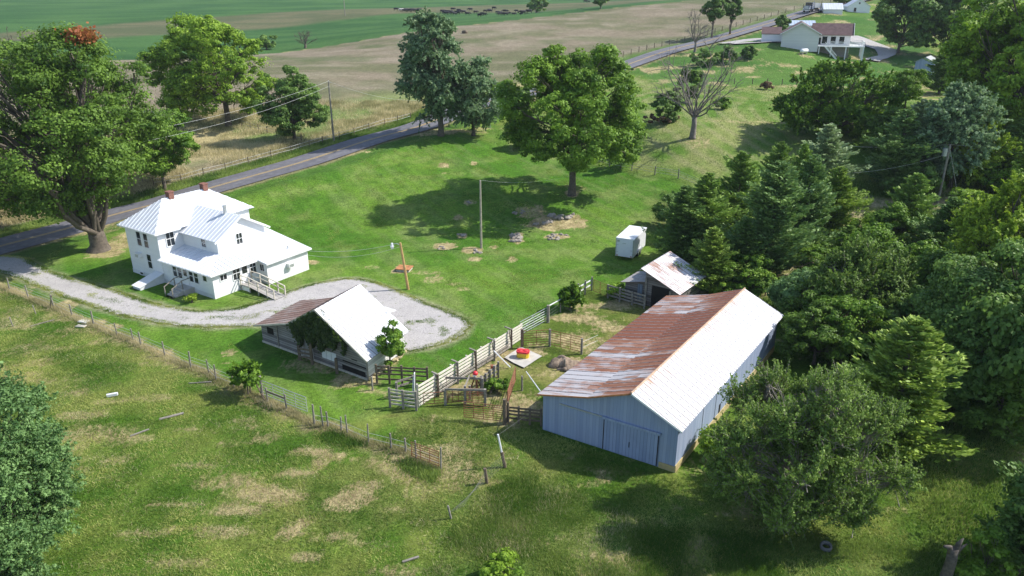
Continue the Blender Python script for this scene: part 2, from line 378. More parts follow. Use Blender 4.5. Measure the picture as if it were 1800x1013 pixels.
M['grass'] = leafmat('grass_blades', (.07, .155, .014), (.4, .42, .12), .3, .2)
M['grass_dry'] = leafmat('dry_grass', (.3, .27, .13), (.62, .53, .32), .3, .2)
M['weeds'] = leafmat('weeds', (.07, .155, .02), (.28, .36, .09), .3, .2)
# ---------------------------------------------------------------- ground sheet, painted with real patches of soil and grass
def lines(lo, mid0, mid1, hi, st, g):
    a = list(np.arange(mid0, mid1, st)); s = st
    while a[-1] < hi: s *= g; a.append(a[-1]+s)
    b = []; s = st; x = mid0
    while x > lo: s *= g*1.04; x -= s; b.append(x)
    return np.array(b[::-1]+a)
gx = lines(-1500, -72, 66, 1500, .42, 1.045); gy = lines(-80, 30, 112, 2200, .42, 1.022)
GX, GY = np.meshgrid(gx, gy); GZ = height(GX, GY)
def sd(x, y, poly):
    poly = np.asarray(poly, float)[:, :2]; d = np.full(x.shape, 1e9); ins = np.zeros(x.shape, bool); n = len(poly)
    for i in range(n):
        a = poly[i]; b = poly[(i+1) % n]; e = b-a; L = e@e+1e-12
        t = np.clip(((x-a[0])*e[0]+(y-a[1])*e[1])/L, 0, 1); d = np.minimum(d, (x-a[0]-t*e[0])**2+(y-a[1]-t*e[1])**2)
        c = ((a[1] > y) != (b[1] > y)) & (x < (b[0]-a[0])*(y-a[1])/(b[1]-a[1]+1e-12)+a[0]); ins ^= c
    d = np.sqrt(d); return np.where(ins, d, -d)
def PG(pts): return [G0(*p) if len(p) == 2 else W(*p)[:2] for p in pts]
P_lawn = PG([(60,480),(110,425),(190,390),(290,362),(420,330),(560,292),(680,262),(755,240),(830,240),(900,268),(1000,280),(1071,293),(1150,309),(1237,332),(1290,400),(1240,470),(1150,470),(1100,480),(1060,500),(1010,535),(960,566),(912,592),(820,655),(740,712),(690,715),(640,745),(545,735),(460,700),(410,680),(330,640),(250,600),(165,565),(95,540),(30,500)])
P_pen = PG([(735,722),(918,592),(960,566),(1040,500),(1080,520),(1150,530),(1190,560),(1050,640),(955,690),(950,760),(830,740)])
P_dryroad = PG([(-200,400),(0,400),(250,330),(480,272),(740,205),(860,185),(1000,150),(1100,105,190),(1110,95,205),(950,130,180),(760,150,165),(560,180,150),(300,200,140),(-200,300,120)])
crest = [(-200,112,215),(0,108,215),(280,105,215),(500,92,225),(720,57,245),(900,36,270),(1100,12,300),(1340,-12,340)]
P_brown = [W(*p)[:2] for p in crest]+[np.array([300, 360.])]+[np.array([170, 330.])]+[np.array([roadc[i, 0]-2, roadc[i, 1]+4]) for i in range(len(roadc)-1, 5, -4)]+[np.array([-200, 95.])]
P_mid = PG([(830,235),(900,225),(1080,150,165),(1100,125,180),(1180,160,163),(1330,153),(1560,158),(1700,190),(1800,330),(1500,420),(1260,400),(1237,334),(1071,293),(900,268)])
P_lawn2 = [W(*p)[:2] for p in [(1100,122,182),(1180,157,163),(1330,152,165),(1560,158,163),(1650,110,190),(1640,80,210),(1560,60,222),(1540,20,265),(1470,14,275),(1360,46,243),(1235,82,215)]]
P_gdrive2 = [W(*p)[:2] for p in [(1270,78,212),(1330,66,216),(1372,66,212),(1376,79,203),(1330,80,203),(1290,86,200)]]
P_wood = PG([(1130,330),(1240,350),(1380,320),(1450,300),(1800,300),(1800,1013),(1640,1013),(1600,760),(1430,640),(1380,600),(1330,520),(1210,500),(1150,470)])
P_path = PG([(1330,520),(1345,500),(1400,440),(1450,400),(1480,360),(1500,345),(1640,350),(1720,345),(1720,360),(1640,368),(1530,372),(1480,420),(1420,480),(1370,530)])
P_band = [W(*p)[:2] for p in [(-150,88,262),(0,78,265),(250,62,310),(500,46,355),(700,24,400),(860,18,425),(1000,20,430),(1100,14,430),(1250,0,520),(1100,0,560),(860,8,530),(700,14,480),(500,24,440),(250,40,380),(0,58,320),(-150,70,300)]]
P_weed = PG([(760,1013),(800,920),(860,850),(930,830),(1000,860),(1200,900),(1500,930),(1800,960),(1800,1060),(700,1060)])
def lerp(a, b, t): return a+(b-a)*t[..., None]
def C3(*c): return np.array(c, float)
patches = [(150,730,50,9,.5),(260,700,60,7,.4),(100,860,40,8,.4),(350,820,60,8,.5),(420,850,50,6,.5),(700,900,40,8,.5),(680,830,26,5,.4),(740,870,30,8,.4),(540,980,40,10,.6),(250,940,50,10,.5),(300,990,60,8,.4),(660,960,30,8,.5),(400,780,30,6,.4),(60,610,60,7,.4),(280,640,40,6,.35),  # bare or straw patches on the lawn: px, py, half width, half height (photo px), strength
 (783,433,21,7,.9),(812,414,10,5,.7),(830,440,22,6,.8),(834,455,14,4,.7),(868,434,9,5,.7),(900,457,10,6,.7),(908,418,12,10,.9),(975,392,50,9,1.),(1010,385,18,5,.7),(930,372,28,9,.6),
 (980,416,26,5,.8),(780,291,11,3,.8),(834,287,9,3,.7),(780,305,5,2,.5),(805,383,12,4,.6),(826,356,12,4,.5),(708,475,18,8,.8),(760,492,22,6,.4),(770,490,8,5,.6),(745,480,30,5,.35),(1005,341,14,5,.9),
 (800,500,18,4,.4),(817,508,16,5,.4),(405,620,14,7,.5),(400,640,12,3,.4),(170,400,75,14,.35),(190,440,35,16,.7),(215,420,25,10,.6),(700,590,20,30,.5),(680,630,25,20,.8),(545,462,22,5,.7),(440,480,60,50,.0),
 (560,640,70,20,.5),(620,668,40,10,.7),(480,600,14,8,.6),(655,470,22,5,.3),(20,560,40,30,.35),(110,540,26,14,.6),(190,575,24,7,.7),(40,575,30,6,.5),(30,510,40,9,.4),(100,560,40,10,.4),
 (330,755,20,5,.5),(560,790,45,10,.8),(520,835,40,9,.8),(590,800,24,7,.8),(480,870,60,14,.9),(610,880,32,16,1.),(520,930,30,20,.9),(440,900,50,8,.7),(400,935,60,10,.5),(330,885,50,6,.6),(640,855,30,8,.6),(590,945,22,7,.6),(560,815,14,6,.8),
 (200,810,40,8,.5),(140,690,40,10,.5),(180,705,30,8,.5),(255,770,30,5,.4),(820,690,0,0,0),(800,785,20,10,.4),(760,815,30,7,.4),(430,740,26,8,.4),(440,750,22,5,.5),(700,700,22,6,.3),(560,730,30,8,.3),
 (1060,840,16,14,.5),(1040,850,30,10,.4),(1000,800,24,8,.4),(885,890,22,14,.6),(880,870,12,10,.5),(890,790,20,10,.3),(780,700,0,0,0),(660,690,28,6,.5),(1025,610,40,14,.5),(960,590,26,6,.5),(1000,640,30,12,.8),(960,660,40,9,.4),
 (1230,560,30,10,.2),(930,330,30,6,0),(1010,330,20,8,.3),(1225,250,30,6,.4),(1320,215,80,3,.4),(1700,340,60,6,.6),(1500,390,16,16,.6)]
def paint(x, y):
    n1 = fbm(x, y, 3.2, 1, 5); n2 = fbm(x, y, 14, 2, 4); n3 = fbm(x, y, .9, 3, 3); n4 = fbm(x*1.0, y*2.2, 5.5, 9, 5); nf = fbm(x, y, 40, 5, 4)
    wx = x+(fbm(x, y, 2.2, 11, 3)-.5)*2.2; wy = y+(fbm(x, y, 2.2, 12, 3)-.5)*2.2
    far = sstep(90, 200, y)
    # pasture: green with ochre and straw
    c = lerp(C3(.085,.165,.018)+0*x[..., None], C3(.18,.225,.045), sstep(.42, .66, n1)); c = lerp(c, C3(.24,.21,.08), .4*sstep(.55, .7, fbm(x, y, 6, 88, 5)))
    c = c*(.72+.56*fbm(x, y, .7, 90, 3)[..., None]); dry = .6*sstep(.46, .72, n4)+.22; c = lerp(c, C3(.06,.14,.014), .5*sstep(.58, .72, n2)); c = lerp(c, C3(.07,.15,.016), .5*sstep(.5, .62, fbm(x, y, 1.7, 77, 3)))
    # lawn
    ang = x*.85+y*.53; stripe = .5+.5*np.sin(ang*2*math.pi/1.5+2*n2)
    lc = lerp(C3(.065,.165,.014)+0*x[..., None], C3(.12,.22,.026), sstep(.35, .65, n2)); lc = lerp(lc, C3(.2,.25,.07), .55*sstep(.52, .75, n1)); lc = lerp(lc, C3(.05,.13,.012), .5*sstep(.52, .7, fbm(x, y, 1.4, 70, 4))); lc = lerp(lc, C3(.2,.24,.09), .3*sstep(.5, .7, fbm((x*.85+y*.53)*3, (y*.85-x*.53)*.35, 2.2, 71, 4))); lc = lc*(.92+.14*stripe[..., None])
    q = sstep(-.5, .8, sd(wx, wy, P_lawn)); c = lerp(c, lc, q); dry = dry*(1-q)+q*.16*sstep(.45, .7, n1)
    pc = lerp(C3(.09,.13,.02)+0*x[..., None], C3(.2,.19,.06), sstep(.45, .7, n1)); c = lerp(c, pc, .8*sstep(-.4, .6, sd(wx, wy, P_pen)))
    # middle field, cut hay arcs
    mc = lerp(C3(.1,.19,.025)+0*x[..., None], C3(.22,.25,.08), sstep(.42, .66, .6*n1+.4*n2)); rr = np.hypot(x-62, (y-128)*1.0)
    mc = lerp(mc, C3(.3,.28,.14), .45*sstep(.55, .9, .5+.5*np.sin(rr*2.1+n2*5))*sstep(.4, .6, n2)); q = sstep(-2, 3, sd(wx, wy, P_mid)); c = lerp(c, mc, q); dry = dry*(1-.65*q)
    # beyond the road: straw by the fence, brownish seeding grass further up
    bw = x+(fbm(x, y, 9, 31, 3)-.5)*6; by = y+(fbm(x, y, 9, 32, 3)-.5)*6
    bc = lerp(C3(.21,.175,.12)+0*x[..., None], C3(.135,.135,.07), sstep(.42, .62, fbm(x, y*2.4, 26, 41, 5)))
    bc = lerp(bc, C3(.28,.235,.17), .6*sstep(.5, .75, fbm(x, y*3, 11, 42, 4))); bc = lerp(bc, C3(.09,.12,.045), .55*sstep(.55, .7, fbm(x, y*1.6, 20, 48, 4)))
    db = sd(bw, y, P_brown); c = lerp(c, bc, sstep(-.8, .8, db))
    stw = lerp(C3(.42,.35,.17)+0*x[..., None], C3(.17,.23,.06), sstep(.4, .6, fbm(x, y, 8, 43, 5))); c = lerp(c, stw, .85*sstep(-4, 12, sd(bw, by, P_dryroad)))
    # green fields behind the crest, their green darkened to stand for cloud shade
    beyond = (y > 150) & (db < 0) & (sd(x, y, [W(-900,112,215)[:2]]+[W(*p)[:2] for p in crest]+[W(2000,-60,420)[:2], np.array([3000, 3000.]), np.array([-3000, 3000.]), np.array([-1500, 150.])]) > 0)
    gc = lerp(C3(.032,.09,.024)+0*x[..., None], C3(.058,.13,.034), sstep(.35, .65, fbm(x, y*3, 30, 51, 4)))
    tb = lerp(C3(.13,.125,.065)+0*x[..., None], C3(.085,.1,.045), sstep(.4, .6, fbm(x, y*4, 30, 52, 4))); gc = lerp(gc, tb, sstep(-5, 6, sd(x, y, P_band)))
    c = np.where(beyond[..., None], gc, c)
    g2 = lerp(C3(.05,.13,.02)+0*x[..., None], C3(.085,.165,.03), sstep(.35, .65, n2)); c = lerp(c, g2, sstep(-1.2, 1.2, sd(wx, wy, P_lawn2)))
    # woodland floor, dirt path, weeds
    q = sstep(-1, 3, sd(wx, wy, P_wood)); dry = dry*(1-.75*q); dry = dry*(1-sstep(0, 4, db)); dry = np.where(beyond, 0, dry)
    wc = lerp(C3(.06,.12,.02)+0*x[..., None], C3(.16,.17,.06), sstep(.45, .7, n1)); c = lerp(c, wc, .75*sstep(-1, 3, sd(wx, wy, P_wood)))
    c = lerp(c, lerp(C3(.4,.32,.2)+0*x[..., None], C3(.2,.2,.07), sstep(.45, .6, n3)), .85*sstep(-.9, .9, sd(wx, wy, P_path)))
    c = lerp(c, C3(.08,.12,.035), .4*sstep(-1, 2, sd(wx, wy, P_weed)))
    dv = sd(wx*.3+x*.7, wy*.3+y*.7, drive); c = lerp(c, C3(.36,.32,.22), .75*sstep(-.9, -.1, dv+.7*(n3-.5)))
    # road verge: green then a straw line at the edge
    d, _ = road_near(x, y); c = lerp(c, C3(.06,.13,.02)*(.8+.5*n1[..., None]), .85*(1-sstep(5.5, 8.5, d+1.6*(n3-.5)))*(d > 3)); c = lerp(c, C3(.3,.24,.14), .7*(1-sstep(3.4, 4.2, d+1.*(n3-.5))))
    # straw strip under the wire fence
    for i in range(len(fence_line)-1):
        a, b = fence_line[i], fence_line[i+1]; e = b-a; t = np.clip(((x-a[0])*e[0]+(y-a[1])*e[1])/(e@e), 0, 1); dd = np.hypot(x-a[0]-t*e[0], y-a[1]-t*e[1]+.25)
        c = lerp(c, lerp(C3(.32,.25,.15)+0*x[..., None], C3(.19,.15,.08), n3), .8*(1-sstep(.35, .95, dd+1.1*(n3-.5))))
    for px, py, a, b, s in patches:
        if not s: continue
        p = G0(px, py); z = (p[1]*CT+HC*ST)/FPX; rx, ry = a*z, max(b*z/max(.2, HC/np.hypot(p[1], HC)), .3)
        sel = (np.abs(x-p[0]) < rx*2.2) & (np.abs(y-p[1]) < ry*2.2)
        if not sel.any(): continue
        dd = np.hypot((wx-.9*(wx-x)-p[0])/rx, (wy-.9*(wy-y)-p[1])/ry)[sel]+(1.1 if py < 650 else 2.6)*(fbm(x[sel], y[sel]*1.6, 1.3 if py < 650 else 1.9, 60, 5)-.5)
        dry[sel] = np.maximum(dry[sel], (.3+.8*s)*(1-sstep(.65, 1.35, dd)))
    return c, dry
drive = smooth_line(PG([(-60,452),(30,452),(70,470),(110,487),(170,503),(215,517),(270,535),(340,547),(400,546),(440,537),(490,521),(540,504),(585,494),(630,491),(680,505),(740,531),(800,555),(822,568),(822,578),(790,600),(745,612),(700,616),(640,600),(560,580),(500,575),(450,572),(400,574),(330,573),(270,565),(200,549),(130,527),(70,504),(20,483),(-60,462)]), 4)
fpx = [(17,510),(50,523.5),(95,541),(127,555.6),(165,572.5),(206,590),(235,600),(248,608),(290,625.4),(335.6,646.5),(367.7,657),(380,669),(412,681)]
fpx2 = [(553,747),(568,750),(577,750),(600,758),(611,763),(648,779),(688,789),(714,796),(732,808),(775,825)]
fence_line = [G0(*p) for p in [(-60,480)]+fpx+[(440,695),(471,708),(504,722)]+fpx2]
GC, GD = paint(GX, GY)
ny, nx = GX.shape; V = np.stack([GX, GY, GZ], -1).reshape(-1, 3); idx = np.arange(nx*ny).reshape(ny, nx)
F = np.stack([idx[:-1, :-1], idx[:-1, 1:], idx[1:, 1:], idx[1:, :-1]], -1).reshape(-1, 4)
m, t, b = newmat('ground'); k = N(t); at = k.n('Attribute', attribute_name='col'); tc = k.n('TexCoord'); ob = tc.outputs['Object']
fine = k.noise(3.2, 8, ob, .75); f2 = k.noise(22, 4, ob, .7); f3 = k.noise(.55, 6, ob, .6)
at2 = k.n('Attribute', attribute_name='dry'); strw = k.ramp(k.noise(1.1, 6, ob, .7), [(.3, (.26, .2, .1)), (.7, (.5, .41, .22))])
streak = k.noise(1.6, 7, k.map(ob, (1.5, .7, 1)), .75)
mk = k.math('ADD', at2.outputs['Fac'], k.math('MULTIPLY', k.math('SUBTRACT', streak, .5), 1.9))
base = k.mix(k.ramp(mk, [(.45, 0.), (.85, .95)]), at.outputs['Color'], strw)
c = k.mix(1, base, k.ramp(fine, [(.3, .5), (.7, 1.5)]), 'MULTIPLY'); c = k.mix(1, c, k.ramp(f2, [(.25, .7), (.75, 1.3)]), 'MULTIPLY'); c = k.mix(1, c, k.ramp(f3, [(.3, .85), (.7, 1.14)]), 'MULTIPLY')
k.l(c, b.inputs['Base Color']); b.inputs['Roughness'].default_value = .95; b.inputs['Specular IOR Level'].default_value = .1
k.l(k.bump(k.math('ADD', k.math('MULTIPLY', fine, 1.), k.math('MULTIPLY', f2, .35)), .9, .18), b.inputs['Normal'])
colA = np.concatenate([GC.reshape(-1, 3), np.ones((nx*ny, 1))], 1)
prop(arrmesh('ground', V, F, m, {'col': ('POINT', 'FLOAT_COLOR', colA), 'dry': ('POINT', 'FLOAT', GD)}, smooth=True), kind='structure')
# ---------------------------------------------------------------- road, driveways
def ribbon(name, cl, off0, off1, lift, mat, kind='structure', hs=None):
    cl = np.asarray(cl); tg = np.gradient(cl, axis=0); tg /= np.linalg.norm(tg, axis=1)[:, None]; nr = np.stack([-tg[:, 1], tg[:, 0]], 1)
    mb = MB(); hs_ = hs; L = 0; k = 4
    for i in range(len(cl)-1):
        l1 = L+np.linalg.norm(cl[i+1]-cl[i])
        for j in range(k):
            o0 = off0+(off1-off0)*j/k; o1 = off0+(off1-off0)*(j+1)/k; q = []
            for ii, oo in ((i, o0), (i+1, o0), (i+1, o1), (i, o1)):
                p = cl[ii]+nr[ii]*oo; q.append((p[0], p[1], hs_[ii]+lift(p[1])))
            mb.poly(q[::-1], [(L, o1), (l1, o1), (l1, o0), (L, o0)])
        L = l1
    return prop(mb.build(name, mat), kind=kind)
m, t, b = newmat('asphalt'); k = N(t); uvn = k.n('UVMap').outputs[0]; tc = k.n('TexCoord'); f = k.noise(1.2, 6, tc.outputs['Object']); f2 = k.noise(.35, 4, k.map(uvn, (.15, 2, 1)))
c = k.ramp(f, [(.3, (.1, .096, .105)), (.7, (.18, .175, .19))]); c = k.mix(k.ramp(f2, [(.45, 0.), (.6, .35)]), c, (.085, .082, .09)); k.l(c, b.inputs['Base Color']); b.inputs['Roughness'].default_value = .8
lift = lambda y: .07+.0022*max(0, y-90)
ribbon('road', roadc, -3.25, 3.25, lift, m, hs=roadh)
m, t, b = newmat('yellow_paint'); k = N(t); tc = k.n('TexCoord'); f = k.noise(2.5, 5, tc.outputs['Object']); k.l(k.ramp(f, [(.3, (.42, .3, .13)), (.6, (.62, .42, .12))]), b.inputs['Base Color']); b.inputs['Roughness'].default_value = .7
l2 = lambda y: lift(y)+.01+.0002*max(0, y-90)
for nm, o in (('road_marking', -.18), ('road_marking', .18)):
    ribbon(nm, roadc, o-.07, o+.07, l2, m, hs=roadh)
def sheet(name, poly, z, mat, rag=.25, seed=0, step=.7):
    pts = []; poly = [np.array(p, float)[:2] for p in poly]; r2 = random.Random(seed); n = len(poly)
    for i in range(n):
        a, b = poly[i], poly[(i+1) % n]; m_ = max(1, int(np.linalg.norm(b-a)/step))
        for j in range(m_): pts.append(a+(b-a)*j/m_+np.array([r2.uniform(-rag, rag), r2.uniform(-rag, rag)]))
    import bmesh
    bm = bmesh.new(); vs = [bm.verts.new((p[0], p[1], 0)) for p in pts]; es = [bm.edges.new((vs[i], vs[(i+1) % len(vs)])) for i in range(len(vs))]
    bmesh.ops.triangle_fill(bm, use_beauty=True, edges=es)
    for v in bm.verts: v.co.z = z if not callable(z) else z(v.co.x, v.co.y)
    bmesh.ops.recalc_face_normals(bm, faces=bm.faces)
    if bm.faces[:] and sum(f.normal.z for f in bm.faces) < 0: bmesh.ops.reverse_faces(bm, faces=bm.faces)
    me = bpy.data.meshes.new(name); bm.to_mesh(me); bm.free(); me.materials.append(mat); o = bpy.data.objects.new(name, me); C.objects.link(o); return o
m, t, b = newmat('gravel'); k = N(t); tc = k.n('TexCoord'); ob = tc.outputs['Object']
vo = k.n('TexVoronoi'); vo.inputs['Scale'].default_value = 14; k.l(ob, vo.inputs['Vector'])
f = k.noise(.7, 6, ob, .65); f2 = k.noise(1.6, 5, k.map(ob, (1, 1, 1)), .7)
c = k.ramp(vo.outputs['Color'], [(.1, (.26, .245, .24)), (.9, (.49, .46, .44))]); c = k.mix(k.ramp(f, [(.35, 0.), (.7, .6)]), c, (.46, .43, .4))
c = k.mix(k.ramp(f2, [(.6, 0.), (.66, .8)]), c, (.12, .15, .05)); c = k.mix(k.ramp(k.noise(.28, 5, ob, .7), [(.5, 0.), (.62, .35)]), c, (.3, .28, .27)); k.l(c, b.inputs['Base Color']); b.inputs['Roughness'].default_value = .95
k.l(k.bump(vo.outputs['Distance'], .5, .03), b.inputs['Normal']); M['gravel'] = m
prop(sheet('driveway', drive, .03, M['gravel'], .2, 3, .35), kind='structure')
prop(sheet('driveway', [W(*p)[:2] for p in [(1262,76,216),(1330,66,217),(1372,66,214),(1376,79,202),(1330,81,201),(1290,84,203)]], lambda x, y: hz(x, y)+.35, M['gravel'], .2, 5, 3), kind='structure')
prop(sheet('driveway', [W(*p)[:2] for p in [(1480,55,225),(1500,65,216),(1540,78,208),(1545,92,200),(1515,102,194),(1546,103,193),(1575,88,202),(1578,78,208),(1545,68,216),(1510,58,226)]], lambda x, y: hz(x, y)+.35, M['gravel'], .2, 6, 3), kind='structure')
# ---------------------------------------------------------------- foliage
def unit(v): return v/(np.linalg.norm(v, axis=-1, keepdims=True)+1e-9)
def rdir(n, r): return unit(r.normal(size=(n, 3)))
def leaf_quads(Cn, Nn, size, r, asp=1.5, along=None):
    n = len(Cn); t = unit(np.cross(Nn, rdir(n, r) if along is None else np.cross(along, Nn)+1e-4)) if along is None else unit(along-Nn*(along*Nn).sum(1, keepdims=True))
    s = np.cross(Nn, t); L = (size*r.uniform(.65, 1.35, n))[:, None]
    V = np.stack([Cn-t*L*asp/2, Cn+s*L/2-t*L*.1, Cn+t*L*asp/2, Cn-s*L/2-t*L*.1], 1).reshape(-1, 3); F = np.arange(4*n).reshape(n, 4); return V, F
def crown_pts(lobes, n, r, flat=.75, csz=.34, cen=None, per=70):
    """domed leaf clumps spread over the outside of every lobe"""
    lob = np.array([l[:3] for l in lobes]); lr = np.array([l[3] for l in lobes]); wgt = lr**2/np.sum(lr**2)
    nc = max(14, n//per); li = r.choice(len(lobes), nc, p=wgt); cen = lob.mean(0) if cen is None else cen
    d = unit(rdir(nc, r)+.5*unit(lob[li]-cen)+np.array([0, 0, .2])); rad = lr[li]*r.uniform(.6, 1.1, nc)
    cc = lob[li]+d*rad[:, None]*np.array([1, 1, flat]); csig = csz*lr[li]**.5*np.exp(r.normal(size=nc)*.3)*1.5
    k = r.integers(0, nc, n); od = unit(rdir(n, r)+np.array([0, 0, .35])); off = od*(csig[k]*r.uniform(.25, 1.15, n)**.6)[:, None]*np.array([1, 1, .62])
    P = cc[k]+off; Nn = unit(od*.75+d[k]*.25+rdir(n, r)*.55+np.array([0, 0, .2]))
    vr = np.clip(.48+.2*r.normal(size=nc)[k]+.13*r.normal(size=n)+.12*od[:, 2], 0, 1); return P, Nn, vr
def shoot_pts(lobes, n, r, flat=.85, L=1.1, droop=0., per=34, jit=.09):
    """leaves strung along many thin shoots that stick out of the lobes"""
    lob = np.array([l[:3] for l in lobes]); lr = np.array([l[3] for l in lobes]); wgt = lr**2/np.sum(lr**2); nc = n//per
    li = r.choice(len(lobes), nc, p=wgt); cen = lob.mean(0); d = unit(rdir(nc, r)+.5*unit(lob[li]-cen)+np.array([0, 0, .2])); o = lob[li]+d*(lr[li]*r.uniform(.35, 1.0, nc))[:, None]*np.array([1, 1, flat])
    e = unit(d*.8+np.array([0, 0, .75-1.3*droop])+rdir(nc, r)*.45)*(L*r.uniform(.45, 1.35, nc))[:, None]
    k = r.integers(0, nc, n); t = r.uniform(0, 1, n); P = o[k]+e[k]*t[:, None]+r.normal(size=(n, 3))*(jit*(1.3-t))[:, None]*max(L, .6)-np.array([0, 0, 1])*(droop*.5*L*t*t)[:, None]
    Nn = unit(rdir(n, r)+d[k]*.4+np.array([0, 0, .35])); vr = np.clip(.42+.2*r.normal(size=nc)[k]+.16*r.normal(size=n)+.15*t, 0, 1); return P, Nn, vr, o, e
def limb(mb, a, b, r0, r1, r, sag=.0, n=5, wob=.06, sides=5):
    a = np.array(a, float); b = np.array(b, float); L = np.linalg.norm(b-a); pts = []; o = rdir(1, r)[0]*L*wob; o2 = rdir(1, r)[0]*L*wob*.6
    for i in range(n+1):
        t = i/n; pts.append(a+(b-a)*t+o*math.sin(math.pi*t)+o2*math.sin(2*math.pi*t)+np.array([0, 0, sag*L*math.sin(math.pi*t)]))
    mb.tube(pts, [r0+(r1-r0)*i/n for i in range(n+1)], sides, cap=False); return pts
def lobes_for(r, rx, ry, z0, z1, cx=0, cy=0, K=22, egg=.2, lr=.36):
    out = []; zc = (z0+z1)/2; hz_ = (z1-z0)/2; ga = math.pi*(3-math.sqrt(5)); m_ = min((rx+ry)/2, hz_*1.2); ph = r.uniform(0, 6.3, 3)
    for i in range(K):
        t = 1-2*(i+.5)/K+r.uniform(-.12, .12); t = max(-.98, min(1, t)); q = math.sqrt(1-t*t); a = i*ga+r.uniform(-.7, .7)
        out_ = 1+.14*math.sin(2*a+ph[0]+2*t)+.12*math.sin(3*a+ph[1]-3*t)+.08*math.sin(5*a+ph[2]); R_ = lr*m_*r.uniform(.5, 1.15); k = (1.06*out_-R_/m_*.85)*r.uniform(.8, 1.03); wd = 1-egg*t
        out.append((cx+rx*k*q*wd*math.cos(a), cy+ry*k*q*wd*math.sin(a), zc+hz_*min(k, 1.02-R_*.7/hz_)*1.02*t, R_))
    for i in range(K//5): out.append((cx+r.normal()*rx*.22, cy+r.normal()*ry*.22, zc+r.normal()*hz_*.28, lr*min(rx, hz_)))
    return out
def broadleaf(parent, mat, rx, ry, z0, z1, seed, n=20000, leaf=.2, K=22, egg=.2, cx=0, cy=0, bark='bark', tr=.3, fork=.3, stems=1, lobes=None, flat=.75, csz=.34, trunk=True, twig=0, lr=.36, lean=0, shoots=None, asp=1.5):
    r = np.random.default_rng(seed); lobes = lobes or lobes_for(r, rx, ry, z0, z1, cx, cy, K, egg, lr)
    if shoots:
        P, Nn, vr, so_, se_ = shoot_pts(lobes, int(n*.8), r, flat, *shoots); P2, N2, v2 = crown_pts(lobes, n-int(n*.8), r, flat, csz); P = np.vstack([P, P2]); Nn = np.vstack([Nn, N2]); vr = np.concatenate([vr, v2-.1])
    else: P, Nn, vr = crown_pts(lobes, n, r, flat, csz)
    P[:, 2] = np.maximum(P[:, 2], .15); V, F = leaf_quads(P, Nn, leaf, r, asp)
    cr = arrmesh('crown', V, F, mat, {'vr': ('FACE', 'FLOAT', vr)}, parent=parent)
    mb = MB(); H = max(l[2] for l in lobes)
    fz = max(fork*H, .4); fk = np.array([lean, 0, fz]) if stems == 1 else np.array([0, 0, fz])
    if trunk:
        mb.tube([(0, 0, -.3), (0, 0, .1), (tr*.1+lean*.2, 0, fz*.3), (lean*.6, tr*.1, fz*.7), fk], [tr*1.7, tr*1.35, tr*1.02, tr*.95, tr*.85], 9)
        if stems == 1: mid = np.array([np.mean([l[0] for l in lobes]), np.mean([l[1] for l in lobes]), H*.72]); ctr = limb(mb, fk, mid, tr*.85, tr*.2, r, 0, 8, .03, 7)
        for l in lobes:
            q = np.array(l[:3]); 
            if stems == 1:
                j = int(np.clip((q[2]/H-.35)*8, 0, 6)); s = ctr[j]; r0 = tr*(.5-.05*j)
            else: s = fk+rdir(1, r)[0]*tr*.5; r0 = tr*.45
            pts = limb(mb, s, q, r0*.75, tr*.09, r, .05, 5, .07)
            for _ in range(3): limb(mb, pts[3], q+rdir(1, r)[0]*l[3]*.9, tr*.12, .015, r, .03, 3, .08, 4)
    if shoots and twig:
        for i in r.choice(len(so_), min(twig, len(so_)), replace=False): limb(mb, so_[i]-se_[i]*.8, so_[i]+se_[i]*1.02, .03, .006, r, .0, 3, .06, 3)
    for i in range(0 if shoots else twig):
        l = lobes[r.integers(len(lobes))]; d = rdir(1, r)[0]; d[2] = abs(d[2])*.8; q = np.array(l[:3]); limb(mb, q, q+d*l[3]*r.uniform(1.0, 1.45), .035, .008, r, .05, 4, .1, 3)
    if mb.v: mb.build('trunk', M[bark], parent, smooth=True, local=True)
    return cr
def cedar_arr(seed, H=10., Rb=2.6, n=15000, leaf=.16, droop=.1, full=.7, z0=.08):
    r = np.random.default_rng(seed); nb = 260; tt = r.uniform(0, 1, nb)**1.15; az = r.uniform(0, 2*math.pi, nb); hh = H*(z0+(1-z0)*tt*.97)
    prof = (1-tt**2.1)**(full+.2)*(.92+.16*np.sin(tt*13+seed))*(1-.25*np.exp(-tt*9)); L = Rb*prof*r.uniform(.5, 1.12, nb)*(1+.2*np.sin(az*2+seed+tt*7)+.14*np.sin(az*5+seed*2-tt*11))+.12
    # a few leaders push out beyond the cone
    L[r.integers(0, nb, 34)] *= 1.4; L[r.integers(0, nb, 40)] *= .5
    k = r.integers(0, nb, n) ; k = np.where(r.uniform(0, Rb, n) < L[k]*1.6, k, r.integers(0, nb, n)); s = r.uniform(.12, 1.02, n)**.75
    d = np.stack([np.cos(az[k]), np.sin(az[k]), np.zeros(n)], 1); side = np.stack([-d[:, 1], d[:, 0], np.zeros(n)], 1); w_ = L[k]*.22*(1.15-s)+.05
    up = .42*s**2*L[k]-droop*s*L[k]; P = d*(s*L[k])[:, None]+side*(r.normal(size=n)*w_)[:, None]; P[:, 2] = hh[k]+up+r.normal(size=n)*w_*.55
    al = unit(d*.9+side*r.normal(size=n)[:, None]*.6+np.array([0, 0, .55])+rdir(n, r)*.3); Nn = unit(np.cross(al, rdir(n, r)))
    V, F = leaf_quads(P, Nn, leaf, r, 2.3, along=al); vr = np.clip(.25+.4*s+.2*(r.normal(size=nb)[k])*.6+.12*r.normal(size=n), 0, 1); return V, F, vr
_cache = {}
